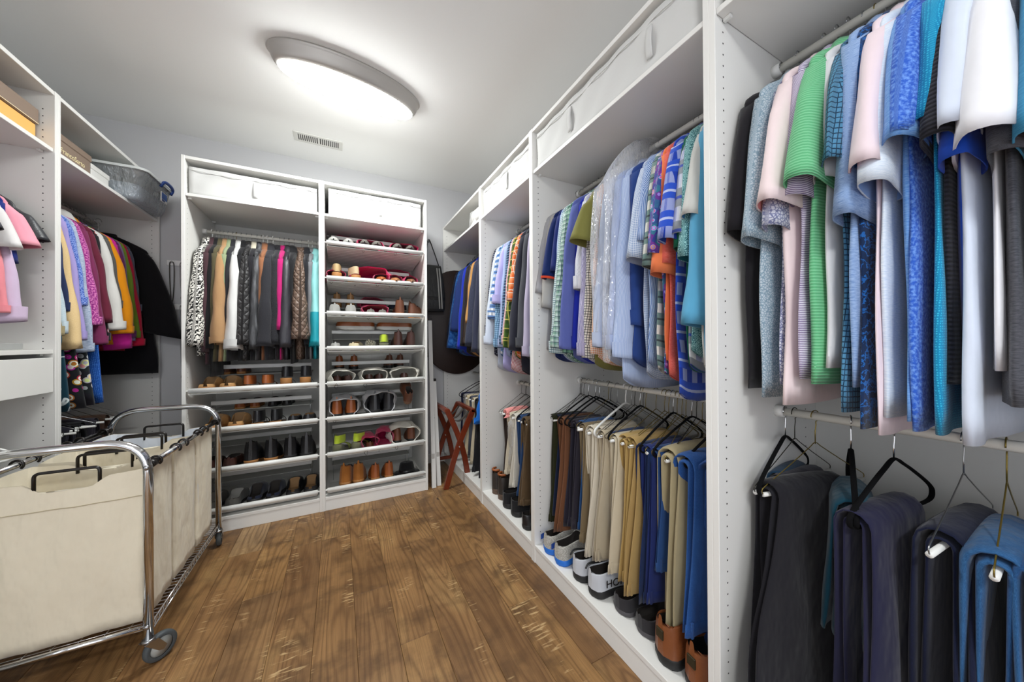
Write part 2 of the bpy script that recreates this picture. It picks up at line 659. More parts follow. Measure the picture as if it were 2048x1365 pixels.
def film(name, alpha=0.22, col='#ffffff'):
    k = ('film', name)
    if k in MATS:
        return MATS[k]
    t = NT(name)
    tr = t.n('ShaderNodeBsdfTransparent')
    gl = t.n('ShaderNodeBsdfGlossy')
    gl.inputs['Roughness'].default_value = 0.12
    df = t.n('ShaderNodeBsdfDiffuse')
    df.inputs['Color'].default_value = lin(col)
    ob = t.n('ShaderNodeTexCoord').outputs['Object']
    nz = t.noise(t.mapping(ob, (16, 16, 7)), 1.0, 4, 0.6)
    bp = t.n('ShaderNodeBump')
    bp.inputs['Strength'].default_value = 1.0
    bp.inputs['Distance'].default_value = 0.03
    t.l(nz, bp.inputs['Height'])
    for nd in (gl, df):
        t.l(bp.outputs[0], nd.inputs['Normal'])
    m1 = t.n('ShaderNodeMixShader')
    m1.inputs[0].default_value = 0.35
    t.l(df.outputs[0], m1.inputs[1])
    t.l(gl.outputs[0], m1.inputs[2])
    fr = t.n('ShaderNodeFresnel')
    fr.inputs[0].default_value = 1.4
    t.l(bp.outputs[0], fr.inputs['Normal'])
    fac = t.math('MINIMUM', t.math('MULTIPLY_ADD', fr.outputs[0], 0.8, alpha), 0.85)
    m2 = t.n('ShaderNodeMixShader')
    t.l(fac, m2.inputs[0])
    t.l(tr.outputs[0], m2.inputs[1])
    t.l(m1.outputs[0], m2.inputs[2])
    t.l(m2.outputs[0], t.out.inputs[0])
    MATS[k] = t.m
    return t.m

# ------------------------------------------------------------------ room shell
WALLM = plain('grey_wall_paint', '#cbcbcd', 0.85, bump=0.05, bscale=400)
CEILM = plain('ceiling_paint', '#f5f5f3', 0.9, bump=0.05, bscale=300)

struct(MB().box((WALL_L - .1, WALL_B, 0), (WALL_R + .1, WALL_B + .1, CEIL), 0).obj('wall_back', WALLM))
struct(MB().box((WALL_R, WALL_F, 0), (WALL_R + .1, WALL_B, CEIL), 0).obj('wall_right', WALLM))
m = MB()                                             # left wall with a wide added opening beside the camera, for side light
m.box((WALL_L - .1, WALL_F, 0), (WALL_L, FILL_GAP0, CEIL), 0).box((WALL_L - .1, FILL_GAP1, 0), (WALL_L, WALL_B, CEIL), 0)
m.box((WALL_L - .1, FILL_GAP0, FILL_GAP_H), (WALL_L, FILL_GAP1, CEIL), 0)
struct(m.obj('wall_left', WALLM))
m = MB()                                             # front wall, behind the camera, with an added opening for fill light
m.box((WALL_L - .1, WALL_F - .1, 0), (OPEN0, WALL_F, CEIL), 0).box((OPEN1, WALL_F - .1, 0), (WALL_R + .1, WALL_F, CEIL), 0)
m.box((OPEN0, WALL_F - .1, FILL_GAP_H), (OPEN1, WALL_F, CEIL), 0)
struct(m.obj('wall_front', WALLM))
struct(MB().box((WALL_L - .1, WALL_F - .1, CEIL), (WALL_R + .1, WALL_B + .1, CEIL + .1), 0).obj('ceiling', CEILM))

floor = struct(MB().box((WALL_L - .1, WALL_F - .1, -.06), (WALL_R + .1, WALL_B + .1, -.0045), 0).obj('floor', plain('subfloor', '#2c1f14', .9)))
PW = 0.1545
JOINTS = {-3: 1.972, -2: 1.13, -1: 2.35, 0: 1.764, 1: 1.392, 2: 2.083, 3: 1.75, 4: 1.36, 5: 2.2}
rs = random.Random(5)
pm = {}
i0, i1 = int((WALL_L - 0.06) / PW) - 1, int((WALL_R - 0.06) / PW) + 1
for i in range(i0, i1 + 1):
    xa, xb = max(0.06 + i * PW, WALL_L), min(0.06 + (i + 1) * PW, WALL_R)
    if xb - xa < 0.01:
        continue
    j = JOINTS.get(i, 0.9 + rs.random() * 1.6)
    ys = sorted({j + k * 1.22 for k in range(-4, 4)})
    ys = [WALL_F] + [y for y in ys if WALL_F + .05 < y < WALL_B - .05] + [WALL_B]
    for a, b in zip(ys[:-1], ys[1:]):
        key = (round(xb - xa, 4), round(b - a, 4))
        if key not in pm:
            pm[key] = MB().box((.0004, .0004, -.0045), (xb - xa - .0004, b - a - .0004, 0), 0.0016).mesh('plank', FLOORM)
        link('plank', pm[key], floor, (xa, a, 0))
for nm, lo, hi in (('baseboard_back', (WALL_L, WALL_B - .013, 0), (WALL_R, WALL_B, .09)),
                   ('baseboard_right', (WALL_R - .013, WALL_F, 0), (WALL_R, Y1 - 1.02, .09)),
                   ('baseboard_left', (WALL_L, WALL_F, 0), (WALL_L + .013, FILL_GAP0, .09))):
    struct(MB().box(lo, hi, .004).obj(nm, plain('baseboard_white', '#e4e3df', .45)))

# ------------------------------------------------------------------ ceiling fixtures
def glow(strength):
    t = NT('lamp_diffuser')
    t.base(lin('#fffaf0'))
    t.b.inputs['Emission Color'].default_value = (0.97, 1.0, 0.985, 1)
    t.b.inputs['Emission Strength'].default_value = strength
    return t.m


GLOW = glow(LAMP_STRENGTH)
NICKEL = plain('satin_nickel', '#b4b0ab', 0.4, 0.35)


def oval(prof, seg=72, A=.41, B=.165):
    """rings of an oval: prof gives (inset, z)"""
    a = np.linspace(0, 2 * np.pi, seg, endpoint=False)
    return [np.stack([(A - d) * np.cos(a), (B - d) * np.sin(a), np.full(seg, z)], 1) for d, z in prof]


def ceiling_lamp(loc, label):
    o = thing('ceiling_light', label, 'ceiling light', loc, math.radians(9))
    MB().loft(oval([(.06, 0), (.0, 0), (-.003, -.010), (.005, -.016), (.007, -.022), (.012, -.03), (.017, -.046), (.028, -.066), (.040, -.078), (.047, -.081)])).obj('rim', NICKEL, o)
    MB().loft(oval([(.044, -.074), (.048, -.084), (.054, -.093), (.068, -.100), (.10, -.105), (.15, -.107)]), cap1=True).obj('diffuser', GLOW, o)
    return o


ceiling_lamp((0.075, 2.20, CEIL), 'oval flush ceiling light with satin nickel rim above the open floor')
ceiling_lamp((-.30, -1.10, CEIL), 'oval flush ceiling light with nickel rim, added out of view behind the camera')  # unseen second fixture, added as front fill from behind the camera

# ceiling vent
vent = thing('ceiling_vent', 'white ceiling air register with two banks of slots', 'vent', (-.13, 2.99, CEIL))
m = MB()
VW, VD = .165, .065
m.box((-VW, -VD, -.006), (VW, -VD + .022, 0)).box((-VW, VD - .022, -.006), (VW, VD, 0))
m.box((-VW, -VD + .022, -.006), (-VW + .025, VD - .022, 0)).box((VW - .025, -VD + .022, -.006), (VW, VD - .022, 0)).box((-.007, -VD + .022, -.006), (.007, VD - .022, 0))
m.obj('frame', plain('vent_white', '#dcdbd6', .5), vent)
MB().box((-VW + .02, -VD + .02, -.0025), (VW - .02, VD - .02, -.0008)).obj('backing', plain('vent_dark', '#3d3c3a', .8), vent)
sl = MB().box((-.0035, -VD + .022, -.005), (.0035, VD - .022, -.002), .0006).mesh('slat', plain('vent_white', '#dcdbd6', .5))
for sx in (-1, 1):
    for k in range(10):
        link('slat', sl, vent, (sx * (.018 + k * .0135), 0, 0))

# ------------------------------------------------------------------ wardrobes
def wardrobe(label, loc, rot, W, shelves=(2.135,), rods=(), rod_y=.309, name='wardrobe', bottom=.097):
    o = thing(name, label, 'wardrobe', loc, rot)
    for x in (0, W - PT):
        MB().box((x, 0, 0), (x + PT, DEP, UH), .0012).obj('side_panel', WHITE, o)
    MB().box((PT, .002, UH - .020), (W - PT, DEP, UH - .001), .0012).obj('top_panel', WHITE, o)
    MB().box((PT, .001, bottom - .020), (W - PT, DEP - .006, bottom), .0012).obj('bottom_panel', WHITE, o)
    MB().box((PT, .004, 0), (W - PT, .020, bottom - .0215), .0012).obj('plinth', WHITE, o)
    MB().box((PT, DEP - .006, .05), (W / 2 - .0006, DEP - .002, UH - .02), .0006).obj('back_panel', SHELL_BACK, o)
    MB().box((W / 2 + .0006, DEP - .006, .05), (W - PT, DEP - .002, UH - .02), .0006).obj('back_panel', SHELL_BACK, o)
    for z in shelves:
        s = MB().box((PT + .001, .006, z - .018), (W - PT - .001, DEP - .008, z), .0012).obj('shelf', WHITE, o)
        for x in (PT + .012, W - PT - .012):
            for y in (.04, .50):
                MB().box((x - .010, y - .006, z - .028), (x + .010, y + .006, z - .0185), .001).obj('shelf_support', WPLASTIC, s)
    for z in rods:
        r = MB().tube([(PT, rod_y, z), (W - PT, rod_y, z)], .0125, 16).obj('hanging_rail', RODM, o)
        for x0, x1 in ((PT, PT + .022), (W - PT - .022, W - PT)):
            MB().lathe([(.012, x0), (.0185, x0), (.0185, x1), (.0125, x1)], 18, (0, 0, 0), 'x').obj('rail_socket', WPLASTIC, r).location = (0, rod_y, z)
    h = MB()
    a = np.linspace(0, 2 * np.pi, 6, endpoint=False)
    for xf, sg in ((PT + .0004, 1), (W - PT - .0004, -1)):
        for y in (.037, .50):
            for z in np.arange(.16, UH - .06, .032):
                ring = np.stack([np.full(6, xf), y + .0027 * np.cos(a), z + .0027 * np.sin(a)], 1)
                h.add(ring, [tuple(range(6)) if sg > 0 else tuple(range(6))[::-1]], smooth=False)
    hh = h.obj('peg_holes', HOLE, o)
    hh['kind'] = 'stuff'
    return o


HP = math.pi / 2
RYS = [Y1, Y1 + .998, Y1 + .998 + .748, Y1 + .998 * 2 + .748]
bay0 = wardrobe('white open wardrobe bay of polo shirts above dark trousers', (XR, RYS[0], 0), -HP, .998, (2.135,), (ROD_UP, ROD_LOW))
bay1 = wardrobe('wide white wardrobe bay with bagged dress shirts above khaki trousers', (XR, RYS[1], 0), -HP, .998, (2.135,), (ROD_UP, ROD_LOW))
bay2 = wardrobe('narrow white wardrobe bay with plaid shirts above black sneakers', (XR, RYS[2], 0), -HP, .748, (2.135,), (ROD_UP, ROD_LOW - .09))
bay3 = wardrobe('white corner wardrobe bay with blue jackets, behind the luggage rack', (XR, RYS[3], 0), -HP, .998, (2.135,), (ROD_UP, ROD_LOW - .09))
unitA = wardrobe('white wardrobe with coats hanging over four shoe shelves', (XB - .748, YB, 0), 0, .748, (2.135,), (1.985,))
unitB = wardrobe('white shoe cabinet with eight pull-out shoe shelves', (XB, YB, 0), 0, .748, (2.135,), ())
left1 = wardrobe('white wardrobe bay of colourful sweaters and blouses beside the grey wall', (XL, YLM, 0), HP, .998, (2.10,), (2.02, ROD_LOW))
left0 = wardrobe('white wardrobe bay with a drawer under pink tops', (XL, YLM - .998, 0), HP, .998, (2.10, 1.178), (1.985, .93))
dr = MB().box((PT + .004, .004, .985), (.998 - PT - .004, .02, 1.142), .0015).obj('drawer', WHITE, left0)
MB().box((PT + .012, .021, .99), (.998 - PT - .012, .52, .996)).obj('drawer_base', WHITE, dr)
for x in (PT + .012, .998 - PT - .02):
    MB().box((x, .021, .996), (x + .008, .52, 1.10)).obj('drawer_side', WHITE, dr)

# pull-out shoe shelves
TIER = [.142 + .2555 * k for k in range(8)]
STRAY = plain('shoe_tray_grey', '#c9cac5', .55)


def shoe_shelf(unit, W, zf):
    a, b = PT + .016, W - PT - .016
    m = MB()
    n = 12
    for i in range(n):                                   # ribbed sloping tray
        y0, y1 = .02 + i * .036, .02 + i * .036 + .0355
        z0, z1 = zf - .016 - y0 * .10, zf - .016 - y1 * .10
        m.add([(a, y0, z0 - .002), (b, y0, z0 - .002), (b, y1, z1 + .001), (a, y1, z1 + .001), (a, y0, z0 - .008), (b, y0, z0 - .008), (b, y1, z1 - .006), (a, y1, z1 - .006)],
              [(0, 1, 2, 3), (7, 6, 5, 4), (0, 4, 5, 1), (2, 6, 7, 3), (1, 5, 6, 2), (0, 3, 7, 4)], smooth=False)
    s = m.obj('shoe_shelf', STRAY, unit)
    MB().tube([(a - .004, .012, zf), (b + .004, .012, zf)], .016, 14).obj('front_rail', WPLASTIC, s)
    MB().box((a + .02, .318, zf + .112), (b - .05, .330, zf + .142), .005).obj('heel_bar', WPLASTIC, s)
    MB().box((a + .02, .331, zf + .066), (b - .05, .53, zf + .070), .001).obj('rear_ledge', STRAY, s)
    for x in (a, b):
        MB().tube(fillet([(x, .012, zf), (x, .10, zf - .028), (x, .45, zf - .062)], .03), .0045, 8).obj('side_runner', WPLASTIC, s)
        MB().box((x - .016 if x == a else x, .012, zf - .004), (x if x == a else x + .016, .03, zf + .004)).obj('runner_clip', WPLASTIC, s)
    for x in (a + .03, b - .06):
        MB().tube([(x, .324, zf + .115), (x, .324, zf - .05)], .0018, 6).obj('bar_post', STEEL, s)
        MB().tube([(x, .50, zf + .067), (x, .50, zf - .06)], .0018, 6).obj('bar_post', STEEL, s)
    return s


for k in range(4):
    shoe_shelf(unitA, .748, TIER[k])
for k in range(8):
    shoe_shelf(unitB, .748, TIER[k])

# ------------------------------------------------------------------ hangers
HOOK = np.array([(math.sin(a) * .0165, 0, .0165 * math.cos(a)) for a in np.radians(np.linspace(-100, 170, 16))] + [(0.004, 0, -.026), (0, 0, -.045), (0, 0, -.082)])
HOOK = HOOK[:, [0, 1, 2]] * [1, 1, 1]


def hook_pts():
    return HOOK


HMESH = {}


def hanger(kind, label, loc, rot, group=None, name='hanger', sw=.20):
    """kinds: wire, gold, tube (wire with white bar), goldtube, velvet, plastic, grey"""
    o = thing(name, label, 'hanger', loc, rot, group)
    hm, fm, rh, rf = {'wire': (STEEL, STEEL, .0014, .0014), 'dark': (WIRE, WIRE, .0014, .0014), 'gold': (GOLDWIRE, GOLDWIRE, .0014, .0014),
                      'tube': (WIRE, WIRE, .0013, .0013), 'goldtube': (GOLDWIRE, GOLDWIRE, .0013, .0013), 'steeltube': (STEEL, STEEL, .0014, .0014),
                      'velvet': (CHROME, VELVET, .0019, .0058), 'plastic': (WPLASTIC, WPLASTIC, .0038, .0052), 'grey': (GPLASTIC, GPLASTIC, .0038, .0048)}[kind]
    key = (kind, sw)
    if key not in HMESH:
        me = [('hook', MB().tube(HOOK, rh, 8).mesh('hook', hm))]
        if kind in ('velvet', 'plastic', 'grey'):
            path = smooth_path([(0, 0, -.078), (.05, 0, -.098), (.11, 0, -.128), (sw - .02, 0, -.168), (sw + .004, 0, -.192), (sw - .012, 0, -.214), (.1, 0, -.217), (0, 0, -.217),
                                (-.1, 0, -.217), (-sw + .012, 0, -.214), (-sw - .004, 0, -.192), (-sw + .02, 0, -.168), (-.11, 0, -.128), (-.05, 0, -.098)], 5, True)
            me.append(('frame', MB().tube(path, rf, 8, closed=True, flat=.55 if kind == 'velvet' else 1.0).mesh('frame', fm)))
        else:
            top = smooth_path([(-sw, 0, -.206), (-sw - .004, 0, -.196), (-sw + .01, 0, -.184), (-.1, 0, -.135), (-.025, 0, -.092), (0, 0, -.078), (.025, 0, -.092), (.1, 0, -.135),
                               (sw - .01, 0, -.184), (sw + .004, 0, -.196), (sw, 0, -.206)], 4)
            me.append(('frame', MB().tube(top, rf, 6).mesh('frame', fm)))
            if 'tube' in kind:
                me.append(('trouser_bar', MB().tube([(-sw, 0, -.208), (sw, 0, -.208)], .0062, 10).mesh('trouser_bar', WPLASTIC)))
            else:
                me.append(('bar', MB().tube([(-sw, 0, -.206), (sw, 0, -.206)], rf, 6).mesh('bar', fm)))
        HMESH[key] = me
    for nm, m in HMESH[key]:
        link(nm, m, o)
    return o


# ------------------------------------------------------------------ shirts, sweaters, coats
ANG = np.linspace(0, 2 * np.pi, 40, endpoint=False)
ANS = np.linspace(0, 2 * np.pi, 26, endpoint=False)


def spow(x, p):
    return np.sign(x) * np.abs(x) ** p


def undul(x, z, pos, amp):
    g = np.clip((-z - .22) / .75, 0, 1.15)
    return amp * g * (np.sin(x * 24 + pos * 9 + z * 2.2) + .55 * np.sin(x * 49 - pos * 7 + z * 3 + 1.3))


BTN = {}


def button(parent, loc, mat, r=.006, axis='y'):
    k = (mat.name, r, axis)
    if k not in BTN:
        BTN[k] = MB().lathe([(.0005, -.0022), (r * .7, -.0022), (r, -.0012), (r, .0012)], 12, axis=axis, cap0=True, cap1=True).mesh('button', mat)
    return link('button', BTN[k], parent, loc)


def top(label, cat, loc, rot, mat, seed=0, L=1.02, sleeve='short', ze=-.55, sw=.215, bw=.215, th=.013, sout=.295, swid=.165, sry=.024, collar='polo',
        imat=None, cuff=None, cmat=None, hem=None, amp=.006, bend=.0, tail=0.0, lean=0.0, name='shirt', group=None, pinch=.1, htilt=-.12, ripples=1.0, buttons=None, ndown=15):
    r = np.random.RandomState(seed + 11)
    o = thing(name, label, cat, loc, rot, group)
    pos = loc[1] + loc[0]
    drop = lambda x, z: undul(x, z, pos, amp) + lean * np.clip((-z - .15) / .8, 0, 1.2)
    # body
    rows = [(-.088, .058, .030), (-.096, .080, .032), (-.118, .125, .030), (-.145, .175, .026), (-.168, sw - .010, .022), (-.185, sw, th + .006), (-.215, sw + .001, th + .004)]
    f1, f2, f3 = r.uniform(0, 6.28, 3)
    for s in np.linspace(.06, 1, ndown):
        z = -.215 - s * (L - .215)
        wx = sw + (bw - sw) * s - pinch * .3 * math.sin(s * 2.6) * sw * .35 + ripples * .005 * math.sin(s * 11 + f1)
        rows.append((z, wx, th * (1 + .25 * math.sin(s * 5 + f2))))
    R = []
    for i, (z, wx, ty) in enumerate(rows):
        s = max(0, (-z - .215) / (L - .215))
        c, n = np.cos(ANG), np.sin(ANG)
        x = wx * spow(c, .8)
        y = ty * spow(n, .75) * (1 + .22 * s * np.sin(3 * ANG + f3 + 4 * s))
        zz = np.full(40, z) + (tail * s ** 6) * np.abs(c) ** 3
        y = y + drop(x, z)
        x = np.minimum(x + ripples * .004 * s * np.sin(ANG * 2 + 7 * s + f1), .236 + .002 * np.cos(ANG))
        R.append(np.stack([x, y, zz], 1))
    last = R[-1]
    cen = last.mean(0)
    R.append(last * 1.0 + (cen - last) * np.array([.015, .18, 0]) + [0, 0, .002])
    R.append(R[-1] + [0, 0, .05])
    b = MB().loft(R, flip=True).obj('body', mat, o)
    if hem:
        hz = np.linspace(0, 1, 4)
        HR = []
        for t in hz:
            q = last + (last - cen) * np.array([.012, .10, 0]) + [0, 0, (1 - t) * .055 - .004 * t]
            q[:, 1] += 0
            HR.append(q)
        HR.append(last + [0, 0, -.004])
        MB().loft(HR, flip=True).obj('hem_band', hem, o)
    # sleeves
    if sleeve != 'none':
        zt = -.166
        for sg in (-1, 1):
            n = 11 if sleeve == 'short' else 17
            ph = r.uniform(0, 6.28, 4)
            rings = []
            lastp = None
            for s in np.linspace(0, 1, n):
                z = zt + (ze - zt) * s
                so = sw + .003 + (sout - sw) * s ** .75 + bend * math.sin(math.pi * s)
                wv = (.085 + (swid - .085) * min(1, s * 2.2) ** .8) if sleeve == 'short' else (.085 + .05 * min(1, s * 3) - (.135 - swid) * s)
                if sg > 0:                       # the wall side is pressed flat against the back panel
                    so = min(so, .238)
                si = so - wv
                cx, rx = (so + si) / 2, (so - si) / 2
                ry = .024 + (sry - .024) * s ** .6
                if sleeve == 'long':
                    ry *= 1 + .10 * math.sin(s * 17 + ph[0])
                    rx *= 1 + .05 * math.sin(s * 13 + ph[1])
                tilt = .72 * (1 - min(1, s * 3)) + htilt * s
                x = rx * spow(np.cos(ANS), .85)
                y = ry * spow(np.sin(ANS), .85) + .0035 * ripples * s * np.sin(3 * ANS + ph[2] + 5 * s)
                zz = z - x * tilt
                xx = cx + x
                yy = y + undul(xx * sg, np.full_like(xx, z), pos, amp) * .8 + lean * max(0, min(1.2, (-z - .15) / .8))
                rings.append(np.stack([xx * sg, yy, zz], 1))
            lastp = rings[-1]
            cen2 = lastp.mean(0)
            body = rings + [lastp + (cen2 - lastp) * np.array([.03, .10, 0]) + [0, 0, .0015]]
            sl = MB().loft(body, cap0=True, flip=sg > 0).obj('sleeve', mat, o)
            inner = [lastp + (cen2 - lastp) * np.array([.03, .10, 0]) + [0, 0, .0018], rings[-2] + (rings[-2].mean(0) - rings[-2]) * np.array([.04, .14, 0]),
                     rings[-4] + (rings[-4].mean(0) - rings[-4]) * np.array([.06, .2, 0])]
            MB().loft(inner, flip=sg < 0).obj('sleeve_lining', imat or mat, sl)
            if cuff:
                k = 4
                CR = []
                zc = np.linspace(0, cuff, k)[::-1]
                for t in zc:
                    q = lastp + (lastp - cen2) * np.array([.05, .14, 0]) + [0, 0, t - .002]
                    q[:, 0] += sg * 0.02 * t
                    CR.append(q)
                CR.append(lastp + [0, 0, -.002])
                cf = MB().loft(CR, flip=sg > 0).obj('cuff', cmat or mat, sl)
                if buttons and sg < 0:
                    j = np.argmin(lastp[:, 1])
                    for dx in (-.012, .012):
                        button(cf, (lastp[j, 0] + dx, lastp[:, 1].min() - .006, lastp[j, 2] + cuff * .5), buttons)
    # collar
    a = ANS
    def ring(z, rx, ry, dip=0.0):
        return np.stack([rx * np.cos(a), ry * np.sin(a), np.full(26, z) - dip * np.clip(-np.sin(a), 0, 1)], 1)
    if collar in ('polo', 'shirt'):
        C = [ring(-.098, .058, .032), ring(-.068, .054, .030, .012), ring(-.061, .058, .034, .012), ring(-.076, .073, .040, .012), ring(-.106, .090, .040, .02)]
        MB().loft(C, flip=False).obj('collar', cmat or mat, o)
    elif collar == 'crew':
        C = [ring(-.096, .072, .033, .01), ring(-.082, .068, .033, .01), ring(-.077, .064, .030, .01), ring(-.09, .06, .028, .01)]
        MB().loft(C).obj('neckband', cmat or mat, o)
    elif collar == 'coat':
        C = [ring(-.10, .062, .036), ring(-.062, .060, .034, .015), ring(-.050, .066, .040, .015), ring(-.068, .090, .048, .015), ring(-.115, .115, .047, .03)]
        MB().loft(C).obj('collar', cmat or mat, o)
    elif collar == 'hood':
        C = [ring(-.12, .085, .036), ring(-.085, .092, .050), ring(-.062, .082, .05), ring(-.062, .060, .035), ring(-.09, .055, .03)]
        MB().loft(C).obj('hood', cmat or mat, o)
    return o


# ------------------------------------------------------------------ trousers folded over a hanger bar
def trousers(label, loc, rot, mat, seed=0, drop=.57, w0=.105, w1=.15, off=-.07, zb=-.208, th=.0065, back=.95, flare=-.03, band=True, name='trousers', cat='trousers', group=None,
             spread=0.0, stitch=None, amp=.006, loops=True, lean=0.0, legs=2):
    r = np.random.RandomState(seed + 77)
    o = thing(name, label, cat, loc, rot, group)
    pos = loc[1] * 3 + loc[0]
    M = 22
    ang = np.linspace(0, 2 * np.pi, M, endpoint=False)
    ends = []
    for leg in range(legs):
        rad = .009 + th + leg * (2 * th + .0006)
        path = []
        nd = 16
        for s in np.linspace(1, 0, nd):                          # near side, bottom to top
            path.append((-rad - .002 * s, zb - s * drop * (1 - .02 * leg), s, -1))
        for q in np.linspace(0, math.pi, 7)[1:-1]:
            path.append((-rad * math.cos(q), zb + rad * math.sin(q), 0, 0))
        for s in np.linspace(0, 1, nd):
            path.append((rad + .002 * s, zb - s * drop * back * (1 - .015 * leg), s, 1))
        P = np.array([(a, b) for a, b, _, _ in path])
        T = np.gradient(P, axis=0)
        T /= np.linalg.norm(T, axis=1)[:, None]
        N = np.stack([-T[:, 1], T[:, 0]], 1)
        ph = r.uniform(0, 6.28, 5)
        dxl = r.uniform(-.012, .012)
        R = []
        for i, (y, z, s, side) in enumerate(path):
            w = w0 + (w1 - w0) * s ** 1.3 if side < 0 else w0 - .01 * s
            cx = off + dxl * s + (flare * s if side < 0 else .015 * s) + .004 * math.sin(5 * s + ph[0])
            x = cx + w * spow(np.cos(ang), .9)
            tt = th * (1 + .25 * math.sin(7 * s + ph[1]))
            d = tt * spow(np.sin(ang), .8) * (1 + .3 * s * np.sin(2 * ang + ph[2]))
            wob = amp * s * (np.sin(x * 38 + ph[3] * .3 + 4 * z) + .5 * np.sin(x * 71 + pos)) + lean * s
            fan = side * (spread * s + .003 * leg * s)
            R.append(np.stack([x, y + N[i, 0] * d + wob + fan, z + N[i, 1] * d], 1))
        lg = MB().loft(R, cap0=True, cap1=True).obj('leg', mat, o)
        ends.append(R)
        if band and leg == legs - 1:
            E = R[:3]
            cen = [e.mean(0) for e in E]
            B = [E[0] + [0, 0, -.002]] + [e + (e - c) * np.array([.02, .16, 0]) for e, c in zip(E, cen)][:2]
            B = [B[0], E[0] + (E[0] - cen[0]) * np.array([.02, .16, 0]), E[1] + (E[1] - cen[1]) * np.array([.02, .16, 0]), E[1] + [0, 0, .002]]
            wb = MB().loft(B).obj('waistband', mat, o)
            if loops:
                for j in (9, 13):
                    p = E[0][j + (0)]
                    MB().box((p[0] - .005, p[1] - .004, p[2] - .004), (p[0] + .005, p[1] + .003, p[2] + .046), .001).obj('belt_loop', stitch or mat, wb)
    return o

# ------------------------------------------------------------------ what hangs in the right-hand bays
WH = {'plastic': 'white plastic hanger', 'wire': 'steel wire hanger', 'velvet': 'black velvet hanger', 'grey': 'grey plastic hanger', 'gold': 'brass-coloured wire hanger', 'dark': 'dark wire hanger',
      'tube': 'dark wire hanger with white trouser bar', 'goldtube': 'brass-coloured wire hanger with white trouser bar', 'steeltube': 'steel wire hanger with white trouser bar'}


def hang(kind, fn, what, where, cat, loc, rot, mat, group, **kw):
    hanger(kind, '%s inside the %s' % (WH[kind], what) if fn is top else '%s carrying the %s' % (WH[kind], what), loc, rot, 'hangers ' + group, sw=.122 if fn is top else .20)
    return fn('%s %s' % (what, where), cat, loc, rot, mat, group=group, **kw) if fn is top else fn('%s %s' % (what, where), loc, rot, mat, group=group, name=cat, cat=cat, **kw)


rg = np.random.RandomState(3)
